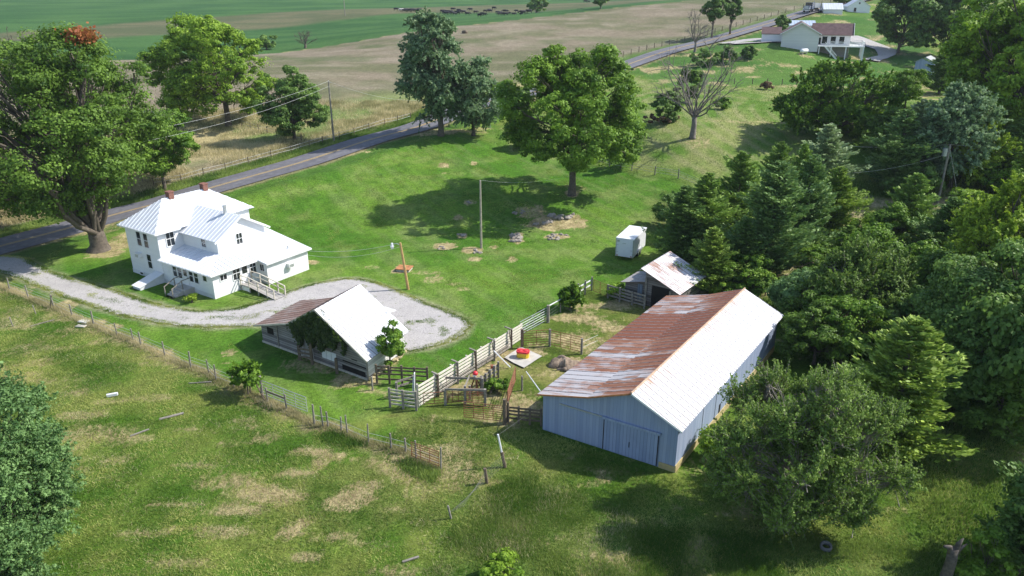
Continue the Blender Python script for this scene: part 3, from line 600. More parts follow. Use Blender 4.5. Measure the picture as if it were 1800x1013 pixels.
def inst_tree(name, label, cat, loc, kind, var, mat, sx, sy, sz, rot, group=None):
    root = thing(name, label, cat, loc, group); root.scale = (sx, sy, sz); root.rotation_euler = (0, 0, rot); key = (kind, var)
    if key not in _cache:
        if kind == 'cedar':
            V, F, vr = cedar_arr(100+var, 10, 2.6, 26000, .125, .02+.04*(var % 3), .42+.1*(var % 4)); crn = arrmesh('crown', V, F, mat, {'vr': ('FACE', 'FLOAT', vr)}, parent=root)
            mb = MB(); mb.tube([(0, 0, -.3), (0, 0, 3), (.05, 0, 7), (0, .05, 9.6)], [.2, .16, .09, .02], 7)
            tk = mb.build('trunk', M['bark'], None); tk.parent = root
        else:
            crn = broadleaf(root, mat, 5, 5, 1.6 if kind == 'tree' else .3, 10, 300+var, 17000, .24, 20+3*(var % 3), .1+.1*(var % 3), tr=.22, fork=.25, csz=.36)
            tk = [c for c in root.children if c.name.startswith('trunk')][0]
            # the builder laid the limbs relative to the root; unit tree is 10 m high
            if kind: pass
        _cache[key] = (crn.data, tk.data)
        for o in (crn, tk): o.location = (0, 0, 0)
    else:
        for nm, me in zip(('crown', 'trunk'), _cache[key]):
            o = bpy.data.objects.new(nm, me); C.objects.link(o); o.parent = root
    for o in root.children:
        if o.name.startswith('crown'): o.material_slots[0].link = 'OBJECT'; o.material_slots[0].material = mat
    return root
# ================================================================ BUILDINGS
def window(parent, fr, ax, val, sg, s, h, wd, ht, nx=2, ny=2, fmat='white_trim', depth_=.06, nm='window', glass='glass', label=None):
    s0, s1, h0, h1 = s-wd/2, s+wd/2, h-ht/2, h+ht/2; mb = MB(); f = .07
    for a in ((s0-f, s0, h0-f, h1+f), (s1, s1+f, h0-f, h1+f), (s0, s1, h1, h1+f), (s0, s1, h0-f*1.2, h0)): mb.pbox(fr, ax, val, sg, *a, 0.003, depth_)
    for i in range(1, nx): x = s0+wd*i/nx; mb.pbox(fr, ax, val, sg, x-.02, x+.02, h0, h1, .02, depth_*.7)
    for j in range(1, ny): y = h0+ht*j/ny; mb.pbox(fr, ax, val, sg, s0, s1, y-.025, y+.025, .02, depth_*.75)
    o = mb.build(nm, M[fmat], parent)
    if label: o['label'] = label
    MB().pbox(fr, ax, val, sg, s0, s1, h0, h1, .003, .018).build('pane', M[glass], o)
def wallbox(parent, fr, *a, mat='white', nm='wall'): return MB().box(fr, *a).build(nm, M[mat], parent)
# ---- white farmhouse
H = Fr((-40.4, 73.9), (.836, -.548)); T = thing('farmhouse', 'large white two-storey clapboard farmhouse with tin roofs beside the gravel drive', 'house', H.p(0, 0, 0))
wallbox(T, H, 0, 5.66, 0, 11.2, -.3, 5.33)
MB().prism(H, [(2.8, -.3), (8.6, -.3), (8.6, 4.85), (5.7, 6.62), (2.8, 4.85)], 'u', 5.5, 11.3).build('wall', M['white'], T)
wallbox(T, H, 5.62, 13.75, .03, 5.42, -.3, 2.6)
MB().prism(H, [(6.5, -.3), (15.1, -.3), (15.1, 2.38), (6.5, 3.7)], 'v', 5.4, 10.8).build('wall', M['white'], T)
MB().box(H, -.03, 5.69, -.03, 11.23, -.3, .42).box(H, 5.7, 13.78, 0., .02, -.3, .42).build('foundation', M['found'], T)
e = .45; rw = dict(th=.1, rib=.56, rw=.045, rh=.05)
mr = MB()
mr.roof(H, [(-e, -e, 5.35), (5.66+e, -e, 5.35), (2.83, 2.9, 7.8)], **rw)
mr.roof(H, [(5.66+e, -e, 5.35), (5.66+e, 11.65, 5.35), (2.83, 8.2, 7.8), (2.83, 2.9, 7.8)], **rw)
mr.roof(H, [(5.66+e, 11.65, 5.35), (-e, 11.65, 5.35), (2.83, 8.2, 7.8)], **rw)
mr.roof(H, [(-e, 11.65, 5.35), (-e, -e, 5.35), (2.83, 2.9, 7.8), (2.83, 8.2, 7.8)], **rw)
mr.build('roof', M['roof_white'], T)
mr = MB(); mr.roof(H, [(5.64, 2.4, 4.78), (11.65, 2.4, 4.78), (11.65, 5.7, 6.74), (4.25, 5.7, 6.74)], **rw)
mr.roof(H, [(11.65, 9.0, 4.78), (5.64, 9.0, 4.78), (4.25, 5.7, 6.74), (11.65, 5.7, 6.74)], **rw); mr.build('roof', M['roof_white'], T)
mr = MB(); mr.roof(H, [(5.67, -.4, 2.6), (14.15, -.4, 2.6), (11.3, 2.8, 3.35), (5.67, 2.8, 3.35)], **rw)
mr.roof(H, [(14.15, -.4, 2.6), (14.15, 5.12, 2.6), (11.3, 5.12, 3.35), (11.3, 2.8, 3.35)], **rw); mr.build('roof', M['roof_white'], T)
MB().roof(H, [(15.45, 5.13, 2.42), (15.45, 11.1, 2.42), (6.2, 11.1, 3.85), (6.2, 5.13, 3.85)], th=.1, rib=.8, rw=.04, rh=.03).build('roof', M['roof_white'], T)
mb = MB()   # fascias and gutters
mb.box(H, -.5, 6.12, -.51, -.455, 5.2, 5.34).box(H, 6.115, 6.17, -.45, 2.4, 5.2, 5.34).box(H, -.51, -.455, -.45, 11.6, 5.2, 5.34)
mb.box(H, 5.7, 14.1, -.46, -.405, 2.46, 2.58).box(H, 14.155, 14.2, -.4, 5.1, 2.46, 2.58).box(H, 15.455, 15.5, 5.13, 11.1, 2.26, 2.41)
mb.beam(H.p(11.68, 2.3, 4.62), H.p(11.68, 5.7, 6.62), .05, .18).beam(H.p(11.68, 9.1, 4.62), H.p(11.68, 5.7, 6.62), .05, .18); mb.build('fascia', M['white_trim'], T)
for v_, z0 in ((3.6, 7.3), (7.7, 7.3)):
    ch = MB().box(H, 2.5, 3.15, v_, v_+.55, z0, 8.3).build('chimney', M['brick'], T); MB().box(H, 2.44, 3.21, v_-.06, v_+.61, 8.3, 8.4).build('chimney_cap', M['brick'], ch)
MB().box(H, 9.3, 9.6, 5.4, 5.65, 6.4, 7.5).build('flue', M['galv'], T)
for s, h, ww, hh in ((2.34, 4.15, .72, 1.5), (3.56, 4.15, .72, 1.5), (3.53, 1.9, .72, 1.5)): window(T, H, 'v', 0, -1, s, h, ww, hh, 1, 2)
window(T, H, 'v', -.03, -1, 1.62, .2, .55, .25, 1, 1); window(T, H, 'u', 5.66, 1, 1.35, 4.4, .85, 1.5); window(T, H, 'v', 2.8, -1, 9.1, 4.15, .65, .85)
for s in (7.75, 8.55, 10.4, 11.2): window(T, H, 'v', .03, -1, s, 1.75, .62, 1.25, 1, 2)
window(T, H, 'v', .03, -1, 12.6, 1.95, .6, .6, 1, 1, glass='glass'); window(T, H, 'u', 13.75, 1, 1.25, 1.9, .75, .55, 2, 1)
window(T, H, 'u', 13.75, 1, 2.75, 1.85, .8, 1.3); window(T, H, 'u', 13.75, 1, 4.75, 1.9, .7, 1.3); window(T, H, 'v', 5.4, -1, 14.4, 1.75, .6, .7, 2, 1); window(T, H, 'u', 11.3, 1, 5.4, 4.3, .7, 1.1)
def door(parent, fr, ax, val, sg, s, h0, wd, ht, mat='white_trim', glz=True, label=None):
    o = MB().pbox(fr, ax, val, sg, s-wd/2, s+wd/2, h0, h0+ht, .003, .05).build('door', M[mat], parent)
    if glz: MB().pbox(fr, ax, val, sg, s-wd/2+.12, s+wd/2-.12, h0+ht*.5, h0+ht-.12, .052, .062).build('pane', M['glass'], o)
    MB().pbox(fr, ax, val, sg, s+wd/2-.12, s+wd/2-.06, h0+ht*.42, h0+ht*.47, .052, .1).build('handle', M['galv'], o)
door(T, H, 'v', .03, -1, 9.47, .55, .8, 1.95); door(T, H, 'u', 13.75, 1, 3.72, .6, .85, 1.9)
for ax, val, sg, s, h in (('v', 0, -1, 2.0, 2.35), ('u', 15.1, 1, 8.2, 1.35)):
    a = MB().pbox(H, ax, val, sg, s-.33, s+.33, h-.23, h+.23, 0.003, .45).build('air_conditioner', M['white_trim'], T); MB().pbox(H, ax, val, sg, s-.27, s+.27, h-.16, h+.16, .452, .46).build('grille', M['galv'], a)
mb = MB(); q = [H.p(3.3, 0, 1.0), H.p(5.0, 0, 1.0), H.p(5.0, -3., .25), H.p(3.3, -3., .25)]   # cellar bulkhead
mb.prism(H, [(-2.7, -.1), (-.035, -.1), (-.035, .95), (-2.7, .3)], 'u', 4.35, 5.6); mb.build('cellar_bulkhead', M['found'], T)
cdp = MB(); cdp.roof(H, [(4.25, -2.8, .33), (5.7, -2.8, .33), (5.7, -.04, 1.03), (4.25, -.04, 1.03)], th=.05, rib=.36, rw=.03, rh=.02); cdp.build('cellar_door', M['white_plain'], T)
mb = MB()   # concrete steps
for i in range(4): mb.box(H, 8.85, 10.2, -1.0-.3*(i+1), -1.0-.3*i, -.1, .56-.14*i-.14)
mb.box(H, 8.85, 10.6, -1.0, .02, -.1, .56); st = mb.build('steps', M['concrete'], T)
mb = MB()
for u_ in (8.9, 10.15):
    for v_, h0 in ((-.95, .56), (-2.1, .05)): mb.box(H, u_-.04, u_+.04, v_-.04, v_+.04, h0, h0+.95)
    mb.beam(H.p(u_, -.95, 1.45), H.p(u_, -2.1, .95), .06, .08)
    mb.beam(H.p(u_, -.95, 1.45), H.p(u_, 0, 1.5), .06, .08)
mb.build('handrail', M['wood_grey'], st)
r_ = MB(); A = [(13.78, 3.0, .6), (15.2, 3.0, .6), (15.2, 4.35, .6), (13.78, 4.35, .6)]
r_.box(H, 13.78, 15.2, 3.0, 4.35, .48, .6); r_.roof(H, [(18.9, 2.95, .08), (18.9, 4.3, .08), (15.2, 4.35, .6), (15.2, 3.0, .6)], th=.08); ramp = r_.build('ramp', M['deck'], T)
mb = MB()
for v_ in (3.0, 4.35):
    top = []
    for u_, h0 in ((13.9, .6), (15.2, .6), (16.5, .42), (17.8, .24), (18.8, .1)): mb.box(H, u_-.05, u_+.05, v_-.05, v_+.05, -.1, h0+.95); top.append((u_, h0+.98))
    for a, b_ in zip(top[:-1], top[1:]):
        mb.beam(H.p(a[0], v_, a[1]), H.p(b_[0], v_, b_[1]), .12, .05); mb.beam(H.p(a[0], v_, a[1]-.5), H.p(b_[0], v_, b_[1]-.5), .05, .08)
mb.build('railing', M['wood_pale'], ramp)
MB().box(H, 13.78, 15.15, 3.05, 3.12, -.1, .47).build('skirting', M['white_trim'], ramp)
MB().tube([H.p(14.0, 9.2, 2.55), H.p(14.0, 9.2, 2.95)], .07, 8).build('vent_pipe', M['galv'], T)
# ---- low log shed with ivy
SH = Fr((-21.3, 57.0), (10.6, -7.0), (.42, .907)); LS = 5.1
T = thing('livestock_shed', 'old grey board shed with ivy on its gable by the gravel drive end', 'shed', SH.p(0, 0, 0))
M['oldboards'] = siding('old_boards', (.34, .32, .31), (.14, .13, .13), 'y', .2, .13, .9, .35, 2.5, .2, (.13, .1, .08), .7)
M['whiteboards'] = siding('whitewashed_boards', (.74, .73, .7), (.5, .49, .47), 'y', .22, .08, .85, .2, 2, .5, (.4, .38, .34), .4)
prof = [(0, .12), (12.3, .12), (12.3, 2.05), (7.4, 4.82), (4.0, 2.82), (0, 1.7)]
MB().prism(SH, prof, 'v', 0, LS).build('wall', M['oldboards'], T)
MB().pbox(SH, 'u', 12.3, 1, 0.0, LS, .35, 2.0, .003, .05).build('wall', M['whiteboards'], T)
MB().box(SH, -.05, 12.2, -.08, 0, -.1, .16).build('sill_beam', M['wood_pale'], T)
f_ = MB(); rr = random.Random(3)
for i in range(26): u_ = 12.32+rr.uniform(0, .15); f_.blob(SH.p(u_+.03, i*LS/26+.1, rr.uniform(.05, .3)), (.16, .16, .12), .2, 6, 4, i)
f_.build('stone_footing', plain('yellow_stone', (.5, .42, .24), .95, .35, 4, bump=.3), T)
M['rust_stripe'] = rust_roof('striped_rusty_tin', .62, (.26, .15, .11), (.4, .34, .31), (.2, .11, .085), .5)
M['tin_bright'] = rust_roof('bright_tin', .62, (.5, .42, .37), (.63, .64, .66), (.42, .3, .24), .84)
rl = MB().roof(SH, [(-.45, -.45, 1.62), (-.45, LS+.4, 1.62), (4.0, LS+.4, 2.95), (4.0, -.45, 2.95)], th=.06, rib=.62, rw=.05, rh=.03)
rl.roof(SH, [(4.0, -.45, 2.95), (4.0, LS+.4, 2.95), (7.4, LS+.4, 4.98), (7.4, -.45, 4.98)], th=.06, rib=.62, rw=.05, rh=.03).build('roof', M['rust_stripe'], T)
MB().roof(SH, [(12.65, -.45, 1.95), (12.65, LS+.4, 1.95), (7.4, LS+.4, 4.98), (7.4, -.45, 4.98)], th=.06, rib=.62, rw=.035, rh=.03).build('roof', M['tin_bright'], T)
MB().roof(SH, [(9.4, LS+1.3, 3.0), (10.6, LS+1.3, 3.0), (10.6, LS+.1, 3.25), (9.4, LS+.1, 3.25)], th=.08).build('awning', M['white_plain'], T)
MB().beam(SH.p(-.45, -.47, 1.6), SH.p(4.0, -.47, 2.9), .05, .14).beam(SH.p(4, -.47, 2.9), SH.p(7.4, -.47, 4.93), .05, .14).beam(SH.p(7.4, -.47, 4.93), SH.p(12.65, -.47, 1.92), .05, .14).build('bargeboard', M['wood_pale'], T)
def dark_open(parent, fr, ax, val, sg, s0, s1, h0, h1, nm='opening'): return MB().pbox(fr, ax, val, sg, s0, s1, h0, h1, .003, .02).build(nm, M['black'], parent)
dark_open(T, SH, 'v', 0, -1, .75, 1.55, 1.05, 1.62); dark_open(T, SH, 'v', 0, -1, 9.6, 12.1, .95, 1.06, 'gap'); dark_open(T, SH, 'v', 0, -1, 9.5, 12.0, .18, .62, 'gap')
dark_open(T, SH, 'v', 0, -1, 9.4, 10.1, 1.55, 1.62, 'gap'); dark_open(T, SH, 'v', 0, -1, 10.6, 11.2, 1.35, 1.42, 'gap')
for i in range(3): MB().pbox(SH, 'v', 0, -1, 7.3+i*.55, 7.8+i*.55, .62, 1.35, .003, .04).build('white_panel', M['white_plain'], T)
MB().pbox(SH, 'v', 0, -1, 5.0, 6.3, .2, 1.9, .003, .05).build('door', siding('shed_door', (.5, .48, .46), (.3, .28, .27), 'x', .2, .1, .9, .3), T)
for q_ in ((2.0, 2.12, 2.2), (12.2, 12.32, 2.05)): MB().pbox(SH, 'v', 0, -1, q_[0], q_[1], .1, q_[2], .003, .07).build('corner_post', M['wood_grey'], T)
for u_, h_ in ((6.55, 1.9), (9.35, 1.35), (5.1, 1.3)): MB().beam(SH.p(u_, -.55, -.2), SH.p(u_, -.55, h_), .2, .2).build('post', M['wood_brown'], T)
for h_ in (.4, .75, 1.1): MB().beam(SH.p(5.1, -.66, h_), SH.p(6.55, -.66, h_+.2), .05, .14).build('rail', M['wood_brown'], T)
# ivy climbing the gable
r = np.random.default_rng(5); n = 16000; q = []
while len(q) < n:
    u_ = r.uniform(3.1, 10.2); h_ = r.uniform(.8, 4.8)
    top = 4.95-(abs(u_-7.4)*(.6 if u_ > 7.4 else .6)); low = 2.0+.55*math.sin(u_*2.1+.5)+.45*math.sin(u_*4.7) - .9*math.exp(-((u_-6.6)/.5)**2)-.3*math.exp(-((u_-8.6)/.35)**2)+.07*(u_-6)**2*(u_ < 6)
    low += .25*(u_ < 4.3)+.35*(u_ > 7)*(u_ < 9)
    if h_ < top and h_ > low: q.append(SH.p(u_, -.08-abs(r.normal())*.22-.15*math.sin(u_*3)*math.sin(h_*3), h_))
q = np.array(q); nn = unit(np.array([-SH.b[0], -SH.b[1], .3])+rdir(n, r)*.7); V, F = leaf_quads(q, nn, .15, r)
o0 = SH.p(6.6, -.3, 0); prop(arrmesh('ivy', V-o0, F, M['l_ivy'], {'vr': ('FACE', 'FLOAT', np.clip(.45+.25*r.normal(size=n), 0, 1))}, loc=o0), 'dark green ivy hanging over the grey gable end of the old shed', 'ivy')
# ---- big barn
B = Fr((2.1, 43.4), (.857, -.514), (.572, .82)); LB = 20.4
T = thing('barn', 'long blue-grey metal barn with a sliding door and a half rusted tin roof', 'barn', B.p(0, 0, 0))
M['barnwall'] = siding('barn_sheet', (.33, .39, .53), (.25, .31, .45), 'x', .23, .1, .55, .22, 1.2, .75, (.3, .3, .32), .35)
MB().prism(B, [(0, -.3), (9.4, -.3), (9.4, 3.28), (6.35, 4.76), (3.45, 3.64), (0, 2.86)], 'v', 0, LB).build('wall', M['barnwall'], T)
yel = plain('ochre_block', (.5, .4, .2), .9, .25, 2, bump=.3)
MB().box(B, 9.4, 9.46, -.05, LB, -.4, .5).box(B, 8.35, 9.46, -.06, -.003, -.4, .42).build('foundation', yel, T)
M['barnroofA'] = rust_roof('barn_roof_rusty', .68, (.29, .135, .08), (.46, .44, .45), (.21, .075, .04), .52, (21., [(0, .42), (.05, .46), (.12, .33), (.2, .53), (.32, .4), (.36, .56), (.5, .76), (.77, .46), (.84, .52)]), 6.98)
M['barnroofR'] = rust_roof('barn_roof_ridge', .68, (.27, .12, .08), (.5, .49, .53), (.19, .06, .04), .5, (21., [(0, .38), (.08, .5), (.27, .62), (.47, .72), (.72, .6), (.88, .55)]), 3.2)
M['barnroofB'] = rust_roof('barn_roof_bright', .68, (.5, .3, .2), (.62, .62, .65), (.4, .2, .12), .8, (21., [(0, .5), (.3, .48), (.7, .5)]), 3.5)
MB().roof(B, [(-.3, -.3, 2.82), (-.3, LB+.3, 2.82), (3.45, LB+.3, 3.74), (3.45, -.3, 3.74)], th=.05, rib=.68, rw=.03, rh=.025, off=.0).build('roof', M['barnroofA'], T)
MB().roof(B, [(3.45, -.3, 3.74), (3.45, LB+.3, 3.74), (6.35, LB+.3, 4.88), (6.35, -.3, 4.88)], th=.05, rib=.68, rw=.03, rh=.025, off=.0, y0=3.86).build('roof', M['barnroofA'], T)
MB().roof(B, [(9.75, -.3, 3.2), (9.75, LB+.3, 3.2), (6.35, LB+.3, 4.88), (6.35, -.3, 4.88)], th=.05, rib=.68, rw=.03, rh=.025, off=.0).build('roof', M['barnroofB'], T)
MB().tube([B.p(6.35, -.32, 4.9), B.p(6.35, LB+.32, 4.9)], .07, 6).build('ridge_cap', plain('rusty_ridge', (.55, .38, .26), .7, .3, 2), T)
orange = plain('orange_rust', (.5, .22, .09), .8, .5, 3)
MB().beam(B.p(-.3, -.32, 2.78), B.p(3.45, -.32, 3.69), .04, .1).beam(B.p(3.45, -.32, 3.69), B.p(6.35, -.32, 4.82), .04, .1).build('eave_edge', orange, T)
MB().beam(B.p(6.35, -.32, 4.82), B.p(9.75, -.32, 3.16), .04, .12).build('eave_edge', M['white_trim'], T)
dd = MB().pbox(B, 'v', 0, -1, 4.5, 8.25, .08, 2.35, .02, .08).build('sliding_door', siding('door_sheet', (.31, .37, .52), (.23, .29, .43), 'x', .23, .1, .55, .25), T)
MB().pbox(B, 'v', 0, -1, 6.3, 6.36, .8, 1.2, .082, .1).build('handle', M['black'], dd)
for q_ in (4.5, 8.19): MB().pbox(B, 'v', 0, -1, q_, q_+.06, .08, 2.35, .082, .095).build('door_edge', M['black'], dd)
MB().pbox(B, 'v', 0, -1, 4.4, 8.35, 2.36, 2.52, .003, .16).build('door_track_cover', M['barnwall'], T)
MB().pbox(B, 'v', 0, -1, 1.3, 4.4, 2.42, 2.5, .003, .09).build('door_track', M['galv'], T)
for v_ in (4.2, 6.6, 7.4, 9.6): mb = MB().pbox(B, 'u', 9.4, 1, v_, v_+.05+.3*(v_ == 7.4), .5 if v_ != 7.4 else .5, 2.9 if v_ != 7.4 else 1.2, .003, .012); mb.build('gap', M['black'], T)
# ---- small collapsing shed by the trailer
O = Fr((10.8, 66.3), (.8, -.6)); LO = 5.6
T = thing('tumbledown_shed', 'small dark open-fronted shed with peeling white and rust roof below the cedars', 'shed', O.p(0, 0, 0))
darkb = siding('dark_old_boards', (.26, .235, .22), (.1, .09, .08), 'y', .22, .14, .9, .3, 2.5, .15, None, .6)
MB().prism(O, [(2.25, -.1), (5.5, -.1), (5.5, 2.15), (2.25, 3.3)], 'v', .02, LO).build('wall', darkb, T)
MB().prism(O, [(0, -.1), (2.23, -.1), (2.23, 2.2), (0, 1.75)], 'v', .3, 3.2).build('wall', darkb, T)
dark_open(T, O, 'v', .02, -1, 2.95, 4.8, 0, 2.2); MB().pbox(O, 'v', .3, -1, 1.35, 1.85, .1, 1.9, .003, .04).build('door', siding('blue_boards', (.22, .27, .33), (.13, .17, .22), 'x', .12, .1, .9, .3), T)
for q_ in ((2.35, 2.9), (4.85, 2.1)): MB().beam(O.p(q_[0], -.06, 0), O.p(q_[0], -.06, q_[1]), .16, .16).build('post', M['wood_grey'], T)
M['oldroof'] = rust_roof('peeling_tin', .62, (.33, .17, .11), (.66, .65, .66), (.25, .1, .07), .6)
MB().roof(O, [(5.95, -.35, 2.05), (5.95, LO+.3, 2.05), (1.85, LO+.3, 3.75), (1.85, -.35, 3.75)], th=.05, rib=.62, rw=.03, rh=.025).build('roof', M['oldroof'], T)
MB().roof(O, [(.6, 2.2, 2.75), (.6, LO+.3, 2.75), (1.85, LO+.3, 3.75), (1.85, 2.2, 3.75)], th=.05, rib=.62, rw=.03, rh=.025).build('roof', M['oldroof'], T)
grayroof = rust_roof('grey_tin', .62, (.3, .24, .2), (.45, .43, .42), (.22, .15, .12), .6)
MB().roof(O, [(-.35, -.1, 1.8), (-.35, 3.5, 1.8), (2.2, 3.3, 2.45), (2.22, -.1, 2.4)], th=.05, rib=.62, rw=.03, rh=.025).build('roof', grayroof, T)
MB().roof(O, [(-.3, 3.52, 1.9), (-.3, 5.2, 1.8), (1.2, 5.2, 2.7), (1.2, 3.52, 2.7)], th=.05, rib=.62, rw=.03, rh=.025).build('roof', grayroof, T)
# ---- trailer
TR = Fr((11.55, 77.95), (.9, -.43)); t_ = thing('cargo_trailer', 'white enclosed cargo trailer with two axles parked on the lawn by the cedars', 'trailer', TR.p(1, 2.4, 0))
wt = plain('trailer_paint', (.74, .75, .78), .3, .05, 1.5)
MB().box(TR, 0, 2.0, 0, 4.9, .42, 2.45).prism(TR, [(4.9, .42), (5.5, .42), (5.2, 2.3), (4.9, 2.45)], 'u', .35, 1.65).build('body', wt, t_)
MB().box(TR, -.04, 2.04, -.04, 5.0, 2.45, 2.56).build('roof', M['white_plain'], t_)
dr = MB().box(TR, .08, 1.92, -.05, -.003, .48, 2.4).build('rear_door', wt, t_)
for q_ in ((.1, .32, .95, 1.0), (.1, .32, 1.75, 1.8), (1.68, 1.9, 1.2, 1.25)): MB().box(TR, q_[0], q_[1], -.08, -.052, q_[2], q_[3]).build('hinge', M['galv'], dr)
MB().box(TR, .75, 1.15, -.065, -.052, 1.95, 2.02).build('badge', M['galv'], dr)
MB().box(TR, .12, .42, -.07, -.052, 2.1, 2.32).build('vent', M['galv'], dr)
for u_ in (-.02, 1.94): MB().box(TR, u_, u_+.08, -.06, .02, .42, 2.45).build('corner_trim', M['galv'], t_)
for u_, v_ in ((1.94, 2.0), (1.94, 2.85), (.06, 2.0), (.06, 2.85)):
    wl = MB().tube([TR.p(u_-.12, v_, .36), TR.p(u_+.12, v_, .36)], .36, 16).build('wheel', M['rubber'], t_); sg = 1 if u_ > 1 else -1
    MB().tube([TR.p(u_+sg*.122, v_, .36), TR.p(u_+sg*.14, v_, .36)], .19, 12).build('rim', M['galv'], wl)
for u_ in (2.02, -.02): MB().prism(TR, [(1.5, .55), (1.62, .72), (1.8, .82), (3.05, .82), (3.25, .72), (3.35, .55)], 'u', u_-.03+(.0 if u_ > 0 else -.0), u_+.15*(1 if u_ > 0 else -1)).build('fender', M['galv'], t_)
for u_ in (.2, 1.8): MB().box(TR, u_-.07, u_+.07, -.08, -.05, .5, .6).build('tail_lamp', plain('red_lamp', (.4, .03, .02), .3, .1), t_)
MB().beam(TR.p(.4, 4.9, .42), TR.p(1, 6.4, .45), .08, .1).beam(TR.p(1.6, 4.9, .42), TR.p(1, 6.4, .45), .08, .1).build('hitch', M['wire_dark'], t_)
# ---- ranch house on the hill with its deck
gr = G(1372.5, 79); RH = Fr(gr, (8.6, -2.6)); 
def rel(px, py, Y): return RH.uv(W(px, py, Y))
RH = Fr(W(1372.5, 79, 197)[:2], W(1428, 87, 190)[:2]-W(1372.5, 79, 197)[:2], z=float(W(1372.5, 79, 197)[2]))
RH.a = unit(np.array([.945, -.325])); RH.b = np.array([.325, .945]); RW = 8.8
T = thing('ranch_house', 'cream ranch house with brown shingle roof and a raised white deck on the far lawn', 'house', RH.p(0, 0, 0))
cream = siding('cream_siding', (.72, .7, .68), (.66, .64, .62), 'y', .2, .08, .7, .05, 1, .8, None, .2)
shg = plain('brown_shingles', (.16, .1, .095), .9, .35, 1.2)
MB().prism(RH, [(0, -1.5), (RW, -1.5), (RW, 2.9), (RW/2, 5.2), (0, 2.7)], 'v', 0, 13).build('wall', cream, T)
mr = MB(); mr.roof(RH, [(-.5, -.4, 2.5), (-.5, 13.4, 2.5), (RW/2, 13.4, 5.35), (RW/2, -.4, 5.35)], th=.15); mr.roof(RH, [(RW+.5, -.4, 2.65), (RW+.5, 13.4, 2.65), (RW/2, 13.4, 5.35), (RW/2, -.4, 5.35)], th=.15)
MB().prism(RH, [(3, -1.8), (8.6, -1.8), (8.6, 2.5), (5.8, 4.9), (3, 2.5)], 'u', RW-.1, RW+7.5).build('wall', cream, T)
mr.roof(RH, [(RW-1.8, 2.5, 2.45), (RW+8.1, 2.5, 2.45), (RW+8.1, 5.8, 5.1), (RW-1.8, 5.8, 5.1)], th=.15); mr.roof(RH, [(RW-1.8, 9.1, 2.45), (RW+8.1, 9.1, 2.45), (RW+8.1, 5.8, 5.1), (RW-1.8, 5.8, 5.1)], th=.15)
mr.roof(RH, [(-5.2, 6.2, 2.3), (-.2, 6.2, 2.3), (-.2, 9, 3.9), (-5.2, 9, 3.9)], th=.15); mr.build('roof', shg, T)
wallbox(T, RH, -5, 0, 6.5, 12, -1, 2.35, mat='white')
MB().beam(RH.p(-.55, -.42, 2.45), RH.p(RW/2, -.42, 5.3), .06, .2).beam(RH.p(RW+.55, -.42, 2.6), RH.p(RW/2, -.42, 5.3), .06, .2).build('fascia', M['white_trim'], T)
MB().beam(RH.p(RW+8.12, 2.4, 2.4), RH.p(RW+8.12, 5.8, 5.1), .08, .3).beam(RH.p(RW+8.12, 9.2, 2.4), RH.p(RW+8.12, 5.8, 5.1), .08, .3).build('fascia', M['white_trim'], T)
for s in (RW+1.5, RW+3.5, RW+5.5): window(T, RH, 'v', 3, -1, s, 1.2, 1.2, 1.7, 1, 1)
window(T, RH, 'v', 3, -1, RW+.4, .95, .5, 1.6, 1, 1)
for s in (4.6, 5.8, 7.0): window(T, RH, 'u', RW+7.5, 1, s, 1.0, .9, 1.9, 1, 1)
window(T, RH, 'u', RW+7.5, 1, 5.8, 3.3, 1.1, .9, 1, 1)
dk = MB().box(RH, RW+.02, RW+10.8, .2, 2.98, -.25, -.05).box(RH, RW+7.55, RW+10.8, 2.98, 8.5, -.25, -.05).build('deck', M['white_trim'], T)
for u_ in (RW+.4, RW+3.2, RW+6.6, RW+10.6): MB().box(RH, u_-.12, u_+.12, .25, .5, -3.4, -.25).build('deck_post', M['white_trim'], dk)
for v_ in (3, 5.5, 8.3): MB().box(RH, RW+10.5, RW+10.75, v_-.12, v_+.12, -3.4, -.25).build('deck_post', M['white_trim'], dk)
mb = MB()
for a, b_ in (((RW+2.8, .25), (RW+10.75, .25)), ((RW+10.75, .25), (RW+10.75, 8.4)), ((RW+10.75, 8.4), (RW+7.6, 8.4))):
    L = math.hypot(b_[0]-a[0], b_[1]-a[1]); k_ = int(L/.3)
    for h_ in (.08, .95): mb.beam(RH.p(*a, h_), RH.p(*b_, h_), .08, .1)
    for i in range(k_+1): x = a[0]+(b_[0]-a[0])*i/k_; y = a[1]+(b_[1]-a[1])*i/k_; mb.beam(RH.p(x, y, 0), RH.p(x, y, .95), .07, .07)
mb.build('deck_railing', M['white_trim'], dk)
mb = MB(); mb.beam(RH.p(RW+1.6, .0, -.1), RH.p(RW+4.6, -.4, -3.1), .12, .3).beam(RH.p(RW+1.6, -1.2, -.1), RH.p(RW+4.6, -1.6, -3.1), .12, .3).beam(RH.p(RW+1.6, .0, .85), RH.p(RW+4.6, -.4, -2.2), .08, .1).beam(RH.p(RW+1.6, -1.2, .85), RH.p(RW+4.6, -1.6, -2.2), .08, .1)
for i in range(12): t = i/12; mb.box(RH, RW+1.6+3*t, RW+1.85+3*t, -1.2-.4*t, .0-.4*t, -.2-3*t, -.15-3*t); mb.beam(RH.p(RW+1.7+3*t, -1.2-.4*t, -.1-3*t), RH.p(RW+1.7+3*t, -1.2-.4*t, .8-3*t), .06, .06)
mb.build('stairs', M['white_trim'], dk)
MB().box(RH, RW+.1, RW+7.4, 2.9, 2.98, -3.2, -.3).build('basement_shadow_wall', plain('dim_wall', (.3, .28, .27), .9, .2), T)
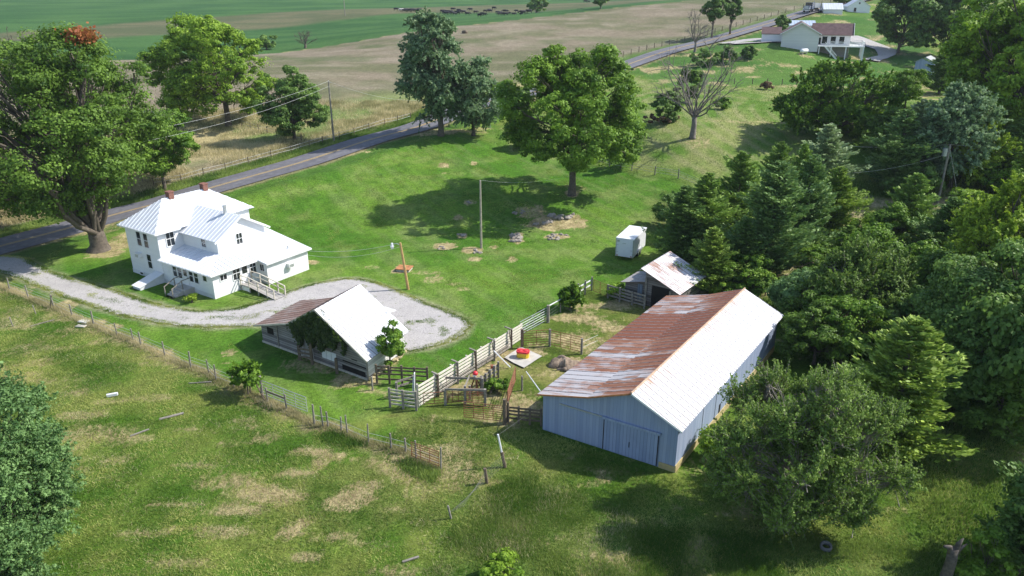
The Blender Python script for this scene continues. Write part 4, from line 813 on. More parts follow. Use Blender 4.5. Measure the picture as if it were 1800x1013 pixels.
def far_shed(px, py, Y, a, wd, L, eh, rh, label, nm='outbuilding', wins=(), ridge='v', fr_=None):
    g = W(px, py, Y); f = Fr(g[:2], a, z=float(g[2])); t = thing(nm, label, 'shed', f.p(0, 0, 0))
    if ridge == 'u':
        MB().prism(f, [(0, -.8), (L, -.8), (L, eh), (L/2, rh), (0, eh)], 'u', 0, wd).build('wall', M['white'], t)
        mr = MB(); mr.roof(f, [(-.2, -.3, eh-.1), (wd+.2, -.3, eh-.1), (wd+.2, L/2, rh+.08), (-.2, L/2, rh+.08)], th=.08, rib=.8); mr.roof(f, [(-.2, L+.3, eh-.1), (wd+.2, L+.3, eh-.1), (wd+.2, L/2, rh+.08), (-.2, L/2, rh+.08)], th=.08, rib=.8)
    else:
        MB().prism(f, [(0, -.8), (wd, -.8), (wd, eh), (wd/2, rh), (0, eh)], 'v', 0, L).build('wall', M['white'], t)
        mr = MB(); mr.roof(f, [(-.3, -.2, eh-.1), (-.3, L+.2, eh-.1), (wd/2, L+.2, rh+.08), (wd/2, -.2, rh+.08)], th=.08, rib=.8); mr.roof(f, [(wd+.3, -.2, eh-.1), (wd+.3, L+.2, eh-.1), (wd/2, L+.2, rh+.08), (wd/2, -.2, rh+.08)], th=.08, rib=.8)
    mr.build('roof', M['roof_white'], t)
    for s, h, a_, b_ in wins: window(t, f, 'v', 0, -1, s, h, a_, b_, 1, 1)
    return t
far_shed(1446, 29, 262, (.98, -.2), 6.0, 5.6, 2.3, 4.0, 'low white garage with plain tin roof nearest the truck', 'garage', (), 'u')
t2 = far_shed(1488, 29.5, 268, (.99, -.12), 7.2, 6, 3.3, 5.6, 'taller white outbuilding with a small gable window under the dark trees', 'outbuilding', ((2.4, 2.2, .8, 1.3), (3.6, 4.3, .5, .6)))
g = W(1650, 84, 195); f = Fr((g[0], g[1]-6), (.9, -.43)); f.z = hz(g[0], g[1]-6)
g = G(1606, 128); f = Fr(g[:2], (.8, -.6), z=g[2]); t = thing('metal_shed', 'blue-grey metal shed half hidden by trees at the far right lawn', 'shed', f.p(0, 0, 0))
MB().prism(f, [(0, -.5), (4, -.5), (4, 2.6), (2, 3.6), (0, 2.6)], 'v', 0, 6).build('wall', M['barnwall'], t); MB().roof(f, [(-.2, -.2, 2.55), (-.2, 6.2, 2.55), (2, 6.2, 3.68), (2, -.2, 3.68)], th=.06).roof(f, [(4.2, -.2, 2.55), (4.2, 6.2, 2.55), (2, 6.2, 3.68), (2, -.2, 3.68)], th=.06).build('roof', M['galv'], t)
g = W(1387, 46, 222); f = Fr(g[:2], (.97, -.24), z=g[2]-2.2); t = thing('low_building', 'long pale blue metal roof building just behind the ranch house', 'building', f.p(0, 0, 0))
MB().box(f, 0, 7, 0, 4, -.3, 2.4).build('wall', M['white'], t); MB().roof(f, [(-.3, -.3, 2.4), (7.3, -.3, 2.4), (7.3, 4.3, 3.6), (-.3, 4.3, 3.6)], th=.1, rib=.8).build('roof', plain('blue_tin', (.45, .52, .62), .4, .1, 1), t)
g = G(1413, 95); t = thing('gas_tank', 'white horizontal gas tank on the lawn below the ranch house', 'tank', g); f = Fr(g[:2], (.8, .55), z=g[2])
MB().tube([f.p(-1.35, 0, .75), f.p(-1.25, 0, .75), f.p(-1.0, 0, .75), f.p(1.0, 0, .75), f.p(1.25, 0, .75), f.p(1.35, 0, .75)], [.1, .36, .5, .5, .36, .1], 14).build('tank', M['white_plain'], t, True)
MB().box(f, -.8, -.65, -.3, .3, -.1, .35).box(f, .65, .8, -.3, .3, -.1, .35).build('foot', M['concrete'], t); MB().tube([f.p(0, 0, 1.2), f.p(0, 0, 1.42)], .14, 8).build('lid', M['galv'], t)
# ---- dump truck on the far road
i = int(np.argmin(np.abs(roadc[:, 1]-262))); tg = unit(roadc[i]-roadc[i+1]); f = Fr(roadc[i]+np.array([tg[1], -tg[0]])*-1.6, tg, z=roadh[i]+lift(262)+.02); t = thing('dump_truck', 'dark blue dump truck with chrome grille driving on the far road', 'truck', f.p(0, 0, 0))
blu = plain('truck_blue', (.05, .07, .13), .3, .2); MB().box(f, .6, 2.4, -1.15, 1.15, .9, 3.0).box(f, 2.4, 4.2, -.95, .95, .9, 2.0).build('cab', blu, t)
MB().box(f, 2.402, 2.43, -.95, .95, 2.1, 2.85).box(f, 1.0, 2.0, -1.17, -1.152, 2.1, 2.8).box(f, 1.0, 2.0, 1.152, 1.17, 2.1, 2.8).build('window', M['glass'], t)
MB().box(f, 4.2, 4.28, -.7, .7, 1.0, 1.95).box(f, 4.2, 4.5, -1.2, 1.2, .55, .85).build('grille', M['galv'], t); MB().prism(f, [(-4.6, 1.3), (.3, 1.3), (.5, 2.9), (-4.8, 2.7)], 'v', -1.2, 1.2).build('dump_bed', plain('bed_grey', (.25, .27, .3), .5, .2), t)
MB().box(f, -4.5, 4.0, -.5, .5, .7, 1.28).build('chassis', M['black'], t); MB().tube([f.p(.45, .9, 2.9), f.p(.45, .9, 3.5)], .08, 6).build('exhaust', M['galv'], t)
for u_ in (3.3, -2.0, -3.3):
    for v_ in (-1.0, 1.0): wl = MB().tube([f.p(u_, v_-.17, .5), f.p(u_, v_+.17, .5)], .5, 14).build('wheel', M['rubber'], t)
for v_ in (-.95, .95): MB().box(f, 4.2, 4.26, v_-.15, v_+.15, 1.1, 1.35).build('headlight', M['white_plain'], t)
# ================================================================ FENCES, GATES, POLES
def pt(px, py): return G(px, py)
def post(parent, p, h, w_=.13, mat='wood_grey', nm='post', rnd=True, lean=(0, 0)):
    mb = MB(); p = np.array(p, float); q = p+np.array([lean[0], lean[1], h])
    if rnd: mb.tube([p-np.array([0, 0, .2]), q], [w_/2, w_/2*.92], 7)
    else: mb.beam(p-np.array([0, 0, .2]), q, w_, w_)
    return mb.build(nm, M[mat], parent)
def wires(parent, pts, hs, mat='wire', r_=.012, nm='wire', sag=0):
    for h in hs:
        mb = MB(); P = []
        for i, p in enumerate(pts):
            P.append(np.array(p)+np.array([0, 0, h]))
            if sag and i < len(pts)-1: q = (np.array(p)+pts[i+1])/2; P.append(q+np.array([0, 0, h-sag]))
        mb.tube(P, r_, 4); mb.build(nm, M[mat], parent)
rr = random.Random(11)
def wire_fence(name, label, pxs, h, hs, mat='wood_grey', w_=.12, heights=None, r_=.012, group=None, wmat='wire', lean=.05):
    P = [pt(*p) for p in pxs]; t = thing(name, label, 'fence', P[0], group)
    for i, p in enumerate(P): post(t, p, heights[i] if heights else h*rr.uniform(.9, 1.1), w_*rr.uniform(.85, 1.2), mat, lean=(rr.uniform(-lean, lean), rr.uniform(-lean, lean)))
    wires(t, P, hs, wmat, r_); return t
def board_fence(name, label, pa, pb, hs, bh=.14, posts=3, ph=1.5, mat='wood_grey', pmat=None, bt=.04, group=None, pw=.15, phs=None, side=.09, ext=0):
    pa = np.array(pa, float); pb = np.array(pb, float); t = thing(name, label, 'fence', pa, group); d = pb-pa; L = np.linalg.norm(d[:2]); n = np.array([-d[1], d[0], 0])/L
    for i in range(posts): post(t, pa+d*i/(posts-1), ph+(rr.uniform(-.06, .08)), pw, pmat or mat, rnd=False)
    for h in hs:
        for i in range(posts-1):
            a = pa+d*i/(posts-1)+n*side; b_ = pa+d*(i+1)/(posts-1)+n*side
            MB().beam(a+np.array([0, 0, h+rr.uniform(-.02, .02)]), b_+np.array([0, 0, h+rr.uniform(-.02, .02)]), bt, bh).build('board', M[mat], t)
    return t
def gate(name, label, pa, pb, h, n, mat, z0=.2, group=None, mids=1, brace=False, r_=.022, cat='gate'):
    pa = np.array(pa, float); pb = np.array(pb, float); t = thing(name, label, cat, pa, group); d = pb-pa; Z = lambda v: np.array([0, 0, v])
    fr = MB(); fr.tube([pa+Z(z0), pa+Z(z0+h), pb+Z(z0+h), pb+Z(z0), pa+Z(z0)], r_*1.3, 6, cap=False); fr.build('frame', M[mat], t)
    for i in range(1, n): MB().tube([pa+Z(z0+h*i/n), pb+Z(z0+h*i/n)], r_, 5).build('bar', M[mat], t)
    for i in range(mids): q = pa+d*(i+1)/(mids+1); MB().tube([q+Z(z0), q+Z(z0+h)], r_*1.1, 5).build('upright', M[mat], t)
    if brace: MB().tube([pa+Z(z0), pa+d*.5+Z(z0+h)], r_, 5).build('brace', M[mat], t); MB().tube([pb+Z(z0), pa+d*.5+Z(z0+h)], r_, 5).build('brace', M[mat], t)
    return t
wire_fence('wire_fence', 'sagging wire fence on round posts running below the gravel drive', fpx, 1.3, (.35, .7, 1.0))
t = thing('brace_post', 'slanting brace posts of the wire fence beside the small leafy tree', 'post', pt(412, 681))
post(t, pt(95, 541)+np.array([.25, .1, 0]), .01, .05) if False else None
MB().beam(pt(412, 681)+[0, 0, 1.35], pt(462, 698)+[0, 0, 1.4], .12, .12).build('rail', M['wood_brown'], t); MB().beam(pt(440, 672)+[0, 0, 1.2], pt(466, 706)+[0, 0, .1], .1, .1).build('brace', M['wood_brown'], t)
post(t, pt(462, 698), 1.75, .2); post(t, pt(441, 692), .9, .12, 'wood_brown')
gate('farm_gate', 'long silver tubular gate between the wooden posts of the wire fence', pt(463, 697), pt(541, 728), 1.15, 5, 'galv', mids=3)
t = thing('corner_posts', 'two dark posts with a plank in front of the silver gate', 'fence', pt(471, 708)); post(t, pt(471, 708), 1.25); post(t, pt(504, 721), 1.3); MB().beam(pt(471, 708)+[0, 0, .95], pt(504, 721)+[0, 0, .95], .04, .13).build('board', M['wood_brown'], t)
wire_fence('wire_fence', 'line of mixed thick and thin fence posts above the straw bank', fpx2, 1.3, (.4, .8), heights=[1.6, 1.6, 1.2, 1.1, 1.5, 1.5, 1.2, 1.1, 1.45, 1.6])
gate('cattle_gate', 'rusty brown gate panel tied between the last two fence posts', pt(724, 806), pt(772, 824), 1.05, 6, 'rusty', mids=2, cat='panel')
# leaning post and strands running downhill
t = thing('leaning_post', 'pale topped wooden post leaning at the shadow edge left of the barn', 'post', pt(888, 822))
q = pt(888, 822); MB().tube([q, q+[-.22, .1, 1.1]], .11, 7).build('base', M['wood_brown'], t); MB().tube([q+[-.22, .1, 1.1], q+[-.45, .15, 2.35]], .06, 7).build('pole', M['white_plain'], t)
t = thing('fence_stub', 'short dark broken post with slack wires beside the leaning post', 'post', pt(856, 850)); q2 = pt(856, 850); MB().tube([q2, q2+[-.12, 0, 1.1]], .1, 7).build('post', M['wood_brown'], t)
for i in range(5): MB().tube([q+[-.05, 0, .2+.2*i], q2+[-.05, 0, .2+.18*i], pt(790+6*i, 908)+[0, 0, .25+.1*i]], .007, 4).build('wire', M['wire_dark'], t)
t = thing('grey_post', 'thin grey post stub at the low end of the slack wires', 'post', pt(793, 912)); MB().tube([pt(793, 912), pt(793, 912)+[-.15, 0, .9]], .06, 6).build('post', M['wood_grey'], t)
t = thing('slack_cable', 'thin dark cable stretched from the leaning post to the barn eave', 'cable', q); MB().tube([q+[-.45, .15, 2.3], pt(930, 758)+[0, 0, 1.4], B.p(-.2, -.1, 2.8)], .008, 4).build('wire', M['wire_dark'], t)
# roadside fences
rp = [(271,329),(319,322),(358,311),(397,302),(437,291),(477,280),(512,271),(544,261),(567,254),(597,246),(623,239),(649,231),(676,222),(699,218),(722,211)]
wire_fence('roadside_fence', 'post and wire fence along the far verge of the near road', [(x, y-2) for x, y in rp], 1.25, (.5, 1.0), 'wood_brown', .13, r_=.02)
wire_fence('pasture_fence', 'short run of thin posts in dry grass beneath the yellow-green tree', [(425,223),(440,227),(455,231),(470,235),(486,239),(505,243),(530,248)], 1.2, (.5, 1.0), 'wood_brown', .12, r_=.02)
wire_fence('lawn_fence', 'post and wire fence along the back edge of the lawn', [(1050,287),(1071,293),(1110.6,300),(1151,307.6),(1192,314),(1237,334)], 1.3, (.4, .8, 1.1), 'wood_grey', .17, heights=[1.2, 1.3, 1.3, 1.3, 1.4, 2.1], r_=.018)
P = []
for i in range(len(roadc)-2, 0, -1):
    if roadc[i, 1] > 172: P.append(i)
P = P[::2]; t = None; pts_ = []
for i in P:
    tg = unit(roadc[i+1]-roadc[i]); p = roadc[i]+np.array([-tg[1], tg[0]])*7.0; q = np.array([p[0], p[1], hz(*p)])
    if t is None: t = thing('roadside_fence', 'long post and wire fence beside the far road and brown field', 'fence', q)
    post(t, q, 1.4, .2, 'wood_brown'); pts_.append(q)
wires(t, pts_, (.7, 1.2), 'wire_dark', .025)
P = [W(1290, 155, 166), W(1322, 152, 166), W(1348, 153, 166), W(1374, 153, 166), W(1400, 152, 166)]; t = thing('yard_fence', 'few dark posts between the hay field and the far lawn', 'fence', P[0])
for q in P: q = np.array([q[0], q[1], hz(q[0], q[1])]); post(t, q, 1.3, .2, 'wood_brown')
# working pen: the double fence of the cattle alley
a0, a1 = pt(735, 716), pt(916, 596); d = a1-a0; n_ = np.array([-d[1], d[0], 0])/np.linalg.norm(d[:2])
t = thing('alley_fence', 'long pale six-board fence with frames, back side of the cattle alley', 'fence', a0)
for i in range(8): post(t, a0+d*i/7, 1.9-.06*i, .14, 'wood_pale', rnd=False)
for h in np.linspace(.2, 1.72, 6):
    for i in range(7): MB().beam(a0+d*i/7-n_*.1+[0, 0, h*(1-.025*i)], a0+d*(i+1)/7-n_*.1+[0, 0, h*(1-.025*(i+1))], .04, .17).build('board', M['wood_bright'], t)
t = thing('alley_fence', 'row of square posts with cross beams, front side of the cattle alley', 'fence', a0-n_)
fp = [(770.6, 697), (805, 674.5), (836.7, 653.8), (869, 634), (899, 614)]
for k_, p in enumerate(fp):
    g = pt(*p); post(t, g, 1.85, .17, 'wood_grey' if k_ % 2 else 'wood_brown', rnd=False); s_ = (g-a0)@d/(d@d); b_ = a0+d*s_
    MB().beam(g+[0, 0, 1.85], b_+n_*.3+[0, 0, 1.9], .12, .07).build('cross_beam', M['wood_grey'], t)
    MB().beam(b_-n_*.16+[-.0, 0, 1.75], b_-n_*.4-d*.012+[0, 0, .9], .05, .09).build('strut', M['wood_brown'], t)
for h in (.3, .6):
    for i in range(4): MB().beam(pt(*fp[i])+[0, 0, h], pt(*fp[i+1])+[0, 0, h], .04, .14).build('board', M['wood_grey'], t)
board_fence('pen_fence', 'short five-board wooden fence at the near end of the alley', pt(686, 716), pt(732, 722), (.25, .55, .85, 1.15, 1.4), .13, 3, 1.55, 'wood_pale', 'wood_grey')
board_fence('pen_fence', 'dark board fence touching the white corner of the ivy shed', pt(663, 674), pt(752, 679), (.35, .8, 1.15, 1.4), .13, 5, 1.6, 'wood_brown')
board_fence('pen_fence', 'low grey plank frame behind the near end of the alley', pt(698, 700), pt(728, 690), (.9, 1.3), .16, 2, 1.35, 'wood_grey')
t = thing('white_marker', 'white painted board standing in the gap at the alley mouth', 'board', pt(728, 697)); q = pt(728, 697); MB().beam(q, q+[.1, .1, 1.9], .35, .06).beam(q+[-.15, 0, 0], q+[.0, .1, 1.5], .1, .05).build('board', M['white_plain'], t)
t = thing('small_post', 'thin post alone right beside the shed corner', 'post', pt(655, 686)); MB().tube([pt(655, 686), pt(655, 686)+[0, 0, 1.15]], .07, 6).build('post', M['wood_grey'], t)
gate('silver_gate', 'silver tube gate with diagonal braces at the top of the alley', pt(914, 592), pt(961, 566), 1.2, 5, 'galv', mids=1, brace=True)
t = thing('gate_post', 'stout grey wooden post at the right end of the braced gate', 'post', pt(963, 567)); post(t, pt(963, 567), 1.65, .3, nm='post'); MB().tube([pt(963, 567)+[0, 0, 1.65], pt(963, 567)+[0, 0, 1.7]], .13, 8).build('cap', M['wood_grey'], t)
t = thing('wire_fence', 'overgrown wire fence with a white top board past the braced gate', 'fence', pt(963, 565)); P = [pt(963, 565), pt(985, 549), pt(1003, 537), pt(1020, 524)]
for q in P[1:]: post(t, q, 1.3, .12)
MB().beam(P[0]+[0, 0, 1.5], P[1]+[0, 0, 1.3], .05, .09).build('board', M['white_plain'], t); wires(t, P, (.3, .6, .9), 'wire_dark')
board_fence('white_fence', 'short white two-rail fence at the lawn corner of the pen', pt(1016, 525), pt(1040, 511), (.6, 1.1), .12, 3, 1.5, 'white_trim', 'wood_grey')
gate('rusty_gate', 'rusty sagging gate linking the lawn corner post and tumbledown shed', pt(1043, 514), pt(1066, 524), 1.15, 6, 'rusty')
board_fence('board_fence', 'weathered four-board fence in front of the tumbledown shed', pt(1068, 524), pt(1132, 543), (.3, .62, .94, 1.26), .17, 4, 1.45, 'wood_grey')
t = thing('gate_post', 'brown square post where the rusty pen panels begin near the alley', 'post', pt(917.5, 612)); post(t, pt(917.5, 612), 1.75, .24, 'wood_brown', rnd=False, nm='post')
gate('cattle_gate', 'rusty pen panel between the alley post and the middle post', pt(920, 611), pt(965, 608), 1.3, 6, 'rusty', cat='panel')
t = thing('gate_post', 'stout post between the two long rusty pen panels', 'post', pt(966, 609)); post(t, pt(966, 609), 1.6, .22, nm='post')
gate('cattle_gate', 'long rusty pen panel above the dirt pile', pt(967, 609), pt(1021, 622), 1.3, 6, 'rusty', mids=2, cat='panel')
t = thing('gate_post', 'grey post behind the dirt pile next to the barn roof', 'post', pt(1022, 623)); post(t, pt(1022, 623), 1.45, .2, nm='post'); wires(t, [pt(1022, 623), pt(1050, 610)], (.6, 1.1), 'wire')
gate('cattle_gate', 'rusty grid panel lying in front of the headgate', pt(816, 737), pt(884, 745), 1.2, 7, 'rusty', mids=3, cat='panel')
gate('rusty_gate', 'orange rusty gate swung open between pen post and alley', pt(892, 716), pt(906, 672), 1.1, 6, 'rusty')
t = thing('gate_post', 'dark corner post of the pen beside the open orange gate', 'post', pt(887, 746)); post(t, pt(887, 746), 2.0, .28, 'wood_brown', nm='post'); post(t, pt(893, 742), 1.6, .2, 'wood_brown', nm='post')
board_fence('pen_fence', 'dark board fence running to the near barn corner', pt(892, 742), pt(951, 749), (.3, .6, .9, 1.15), .14, 4, 1.3, 'wood_brown')
t = thing('lone_post', 'single wooden post standing in the pen left of the barn eave', 'post', pt(917.5, 687)); post(t, pt(917.5, 687), 1.25, .16, nm='post')
t = thing('lone_post', 'short wooden post in front of the dirt pile', 'post', pt(992.5, 650)); post(t, pt(992.5, 650), .95, .14, nm='post')
gate('cattle_gate', 'low rusty panel under the front side of the alley', pt(745, 715), pt(783, 712), .9, 4, 'rusty', mids=1, cat='panel')
gate('cattle_gate', 'rusty mesh panel between the square posts of the headgate', pt(786, 712), pt(816, 710), 1.0, 8, 'rusty', mids=2, cat='panel'); gate('cattle_gate', 'rusty mesh panel right of the headgate under the top rail', pt(820, 710), pt(851, 712), 1.1, 8, 'rusty', mids=2, cat='panel')
t = thing('headgate', 'wooden headgate frame of posts and top rails beside the alley', 'frame', pt(818, 712))
for p, h in (((783, 712), 1.2), ((818, 710), 1.5), ((853, 714), 1.4), ((848, 692), 1.3), ((784, 684), 1.2), ((826, 703), 1.2)): post(t, pt(*p), h, .17, rnd=False)
for a_, b_, h in (((783, 712), (853, 714), 1.3), ((784, 690), (848, 692), 1.25), ((818, 710), (826, 690), 1.4)): MB().beam(pt(*a_)+[0, 0, h], pt(*b_)+[0, 0, h+.02], .07, .16).build('rail', M['wood_grey'], t)
g = pt(836, 690); mb = MB()
for i in range(5): a_ = i*1.25; mb.tube([g+[math.cos(a_)*.6, math.sin(a_)*.5, 0], g+[0, 0, 1.35]], .045, 5)
mb.build('tripod', M['rusty'], t)
t = thing('red_float', 'red and white ball on a stick above the headgate', 'ball', g+[0, 0, 1.35]); MB().blob(g+[0, 0, 1.6], .2, 0, 14, 9).build('ball', plain('red_plastic', (.7, .04, .05), .35, .1), t, True); MB().blob(g+[-.03, -.05, 1.48], .15, 0, 12, 8).build('underside', M['white_plain'], t, True)
board_fence('plank_fence', 'ragged grey plank fence behind the headgate along the alley', pt(846, 690), pt(876, 664), (.35, .75, 1.05), .18, 5, 1.35, 'wood_grey')
t = thing('drum', 'small red drum standing in the middle of the cattle alley', 'drum', pt(866, 650)); g = pt(866, 650); MB().tube([g, g+[0, 0, .35]], .16, 10).build('drum', plain('dull_red', (.4, .06, .05), .5, .2), t); MB().tube([g+[0, 0, .35], g+[0, 0, .39]], .18, 10).build('lid', M['rusty'], t)
t = thing('pole_rail', 'pale pole propped from alley post down to the concrete pad', 'pole', pt(895, 646)); MB().tube([pt(868, 640)+[0, 0, 1.2], pt(897, 648)+[0, 0, .1]], .045, 6).build('pole', M['white_plain'], t)
t = thing('pole_rail', 'pale pole slanting from the pen up to the barn eave', 'pole', pt(930, 668)); MB().tube([pt(925, 676)+[0, 0, 1.1], B.p(-.35, .2, 2.8)], .04, 6).build('pole', M['white_plain'], t)
# pad, waterer, dirt
prop(sheet('concrete_pad', [pt(*p) for p in ((886, 631), (921, 649), (953, 628), (915, 612))], .12, M['concrete'], .03, 2, .8), kind='structure')
f = Fr(pt(905, 632)[:2], (.9, -.2), z=.125); t = thing('livestock_waterer', 'yellow plastic livestock waterer with a red lid on the concrete pad', 'waterer', f.p(.5, .4, 0)); yp = plain('yellow_plastic', (.75, .52, .03), .4, .1); rp_ = plain('red_lid', (.65, .04, .05), .4, .1)
def rbox(f, u0, u1, v0, v1, h0, h1, c):
    mb = MB(); pr = [(u0+c, v0), (u1-c, v0), (u1, v0+c), (u1, v1-c), (u1-c, v1), (u0+c, v1), (u0, v1-c), (u0, v0+c)]; A = [f.p(*q, h0) for q in pr]; Bq = [f.p(*q, h1) for q in pr]
    mb.poly(A[::-1]); mb.poly(Bq)
    for i in range(8): j = (i+1) % 8; mb.poly([A[i], A[j], Bq[j], Bq[i]])
    return mb
rbox(f, .1, 1.1, .05, .7, 0, .42, .16).build('body', yp, t); rbox(f, .07, 1.13, .02, .73, .42, .57, .18).build('lid', rp_, t); MB().blob(f.p(.35, .35, .58), (.2, .2, .06), 0, 12, 6).build('ball_cover', rp_, t, True); MB().blob(f.p(.82, .4, .58), (.2, .2, .06), 0, 12, 6).build('ball_cover', rp_, t, True)
g = pt(994, 642); prop(MB().blob(g+[0, 0, 0], (1.05, .85, .6), .14, 26, 14, 4).blob(g+[.4, -.3, 0], (.8, .7, .42), .18, 20, 10, 5).blob(g+[-.5, .1, 0], (.8, .7, .5), .2, 18, 10, 6).blob(g+[.1, -.7, 0], (.9, .5, .25), .25, 18, 8, 7).build('dirt_pile', plain('dirt', (.33, .25, .18), .95, .6, 3.5, bump=1.), None, True, loc=g), 'rounded pile of brown dirt beside the barn eave', 'dirt pile')
# utility poles and lines
def upole(name, label, p, h, r_, mat, tilt=(0, 0)):
    t = thing(name, label, 'pole', p); q = p+np.array([tilt[0], tilt[1], h]); MB().tube([p-[0, 0, .3], p*.5+q*.5, q], [r_, r_*.85, r_*.7], 8).build('pole', M[mat], t); return t, q
M['pole_tan'] = plain('tan_pole', (.52, .33, .14), .85, .3, 3); M['pole_pale'] = plain('pale_pole', (.4, .36, .28), .85, .3, 3)
g = pt(587, 250); ht = top_h(g, 578, 143); tA, qA = upole('utility_pole', 'grey wooden utility pole in dry grass across the near road', g, ht, .17, 'wood_grey'); MB().tube([qA-[0, 0, .25], qA+[.45, -.3, -.2]], .04, 5).build('insulator_arm', M['galv'], tA); MB().tube([qA-[0, 0, .0], qA+[0, 0, .12]], .05, 6).build('insulator', M['white_plain'], tA)
g = pt(846, 436); tB, qB = upole('utility_pole', 'bare pale pole standing in the middle of the lawn', g, top_h(g, 843, 317), .14, 'pole_pale')
g = pt(718, 509); hC = top_h(g, 703, 427); tC, qC = upole('lamp_pole', 'tan leaning pole with a white yard lamp beside the gravel', g, hC, .15, 'pole_tan', (-.55, 0))
MB().tube([qC-[0, 0, .25], qC+[-.35, -.1, -.05], qC+[-.75, -.1, -.1]], .03, 5).build('lamp_arm', M['galv'], tC)
lp = MB().tube([qC+[-.8, -.1, 0], qC+[-.8, -.1, -.3]], [.1, .14], 8).build('lamp_head', M['white_plain'], tC); MB().tube([qC+[-.8, -.1, -.3], qC+[-.8, -.1, -.55]], [.2, .12], 10).build('globe', M['white_trim'], lp)
g = pt(1648, 357); tD, qD = upole('utility_pole', 'utility pole with a grey transformer above the dark cedars', g, top_h(g, 1663, 254), .17, 'wood_grey', (.0, 0))
MB().tube([qD+[-.5, 0, -1.5], qD+[-.5, 0, -.5]], .3, 10).build('transformer', M['galv'], tD); MB().beam(qD+[-.5, 0, -.9], qD+[0, 0, -.9], .08, .08).build('bracket', M['galv'], tD)
for s_ in ((1.2, .4), ): MB().tube([qD-[0, 0, .4], g+[1.8, -2., 0]], .015, 4).build('guy_wire', M['wire'], tD)
g = W(606, 21, 395); g[2] = hz(g[0], g[1]); upole('utility_pole', 'thin distant pole at the edge of the far green fields', g, 10, .2, 'wood_grey')
def cable(name, label, a, b, sag, r_=.018, n=12, mat='wire'):
    a = np.array(a, float); b = np.array(b, float); P = [a+(b-a)*i/n-np.array([0, 0, sag*4*(i/n)*(1-i/n)]) for i in range(n+1)]
    o = MB().tube(P, r_, 4).build(name, M[mat], None, loc=a); prop(o, label, 'cable'); return o
cable('power_line', 'upper power line leaving the roadside pole towards the maple', qA, W(180, 242, 88)+[0, 0, 0], .9, .013); cable('power_line', 'lower power line leaving the roadside pole towards the maple', qA-[0, 0, .8], W(180, 262, 88), 1.0, .013)
cable('power_line', 'power line dropping from roadside pole past the silver tree', qA, W(760, 175, 150), 1.2, .012)
cable('service_wire', 'thin wire from the lawn pole to the walnut tree', qB, np.array([8.2, 98.8, 4.6]), .6, .007); cable('service_wire', 'upper wire from the lamp pole down towards the farmhouse', qC, H.p(15.1, 9.5, 2.6), .5, .012); cable('service_wire', 'lower wire from the lamp pole down towards the farmhouse', qC-[0, 0, .4], H.p(15.1, 8.9, 2.5), .8, .012)
cable('power_line', 'upper wire crossing the cedars from the transformer pole', qD, W(1440, 252, 108), .5, .012); cable('power_line', 'lower wire crossing the cedars from the transformer pole', qD-[0, 0, 1.2], W(1440, 305, 95), .8, .012); cable('power_line', 'wire running right from the transformer pole out of frame', qD, W(1850, 236, 100), .8, .012)
# small things on the ground
def rocks(label, px, py, n, spread, s, seed, dx=1, dy=.4):
    g = pt(px, py); r = random.Random(seed); mb = MB()
    for i in range(n): mb.blob(g+[r.uniform(-1, 1)*spread*dx, r.uniform(-1, 1)*spread*dy*1.6, s*.08], (s*r.uniform(.5, 1.2), s*r.uniform(.5, 1.1), s*r.uniform(.3, .6)), .22, 9, 6, seed*9+i)
    o = mb.build('rock_outcrop', M['rock'], None, loc=g); return prop(o, label, 'rock', 'limestone outcrops in the lawn')
rocks('largest grey rock outcrop in the straw strip below the walnut shade', 988, 381, 9, 1.5, .5, 1); rocks('grey rocks at the left end of the long straw strip', 955, 392, 6, 1.0, .45, 2); rocks('upright cluster of pale rocks right of the bare lawn pole', 907, 419, 8, .8, .5, 3, .5, 1)
rocks('thin line of flat rocks on the lowest diagonal straw strip', 980, 417, 16, 1.3, .3, 4, 1, .5); rocks('flat rocks at the foot of the bare lawn pole', 832, 442, 5, 1.0, .28, 5); rocks('small rock patch above and left of the bare lawn pole', 811, 414, 5, .6, .3, 6); rocks('low brown rocks in the wide straw mound left of the pole', 785, 435, 4, 1.0, .25, 7); rocks('two small rocks lying within the walnut shade', 826, 357, 3, .5, .35, 8); rocks('low rocks inside the upper shaded straw patch', 918, 374, 5, 1.2, .35, 9)
f = Fr(pt(711, 475)[:2], (.9, -.2), z=0); t = thing('well_cover', 'square rusty orange well cover beside the lamp pole', 'cover', f.p(0, 0, 0)); MB().box(f, -.7, .7, -.6, .6, -.05, .25).build('curb', M['concrete'], t); MB().box(f, -.8, .8, -.7, .7, .252, .33).build('lid', orange, t)
def plank(label, px, py, L, a, w_=.2, mat='wood_grey', h=.06, nm='plank', cat='board'):
    g = pt(px, py); d = np.array([math.cos(a), math.sin(a), 0])*L/2; o = MB().beam(g-d+[0, 0, h/2+.02], g+d+[0, 0, h/2+.06], w_, h).build(nm, M[mat], None, loc=g); prop(o, label, cat)
plank('white plank in the lower pasture left of the grey planks', 198, 697, .75, .3, .2, 'white_plain', .2); plank('grey plank lying in the lower pasture, upper one of two', 302, 733, 1.6, .5, .22, 'wood_grey'); plank('thin grey plank in the lower pasture, lower one of two', 246, 762, 1.2, .7, .12, 'wood_grey')
plank('white slab lying in straw at the wire fence', 148, 567, 1.0, -.4, .5, 'white_plain', .12); plank('tan slab beside the white slab at the wire fence', 143, 575, .9, -.2, .4, 'wood_pale', .1); plank('long pale stick in the grass left of the wire fence', 75, 569, 1.9, .75, .06, 'wood_grey'); plank('pale pole lying on the ground below the fence gap', 352, 674, 1.7, .1, .07, 'wood_grey')
plank('small pale plank in the bottom centre weeds', 722, 985, .9, .4, .12, 'wood_grey')
g = pt(95, 541); t = thing('brace_post', 'leaning brace pole against the third post of the drive fence', 'post', g); MB().tube([g+[-.35, 0, 0], g+[.05, 0, 1.25]], .06, 6).build('pole', M['wood_brown'], t)
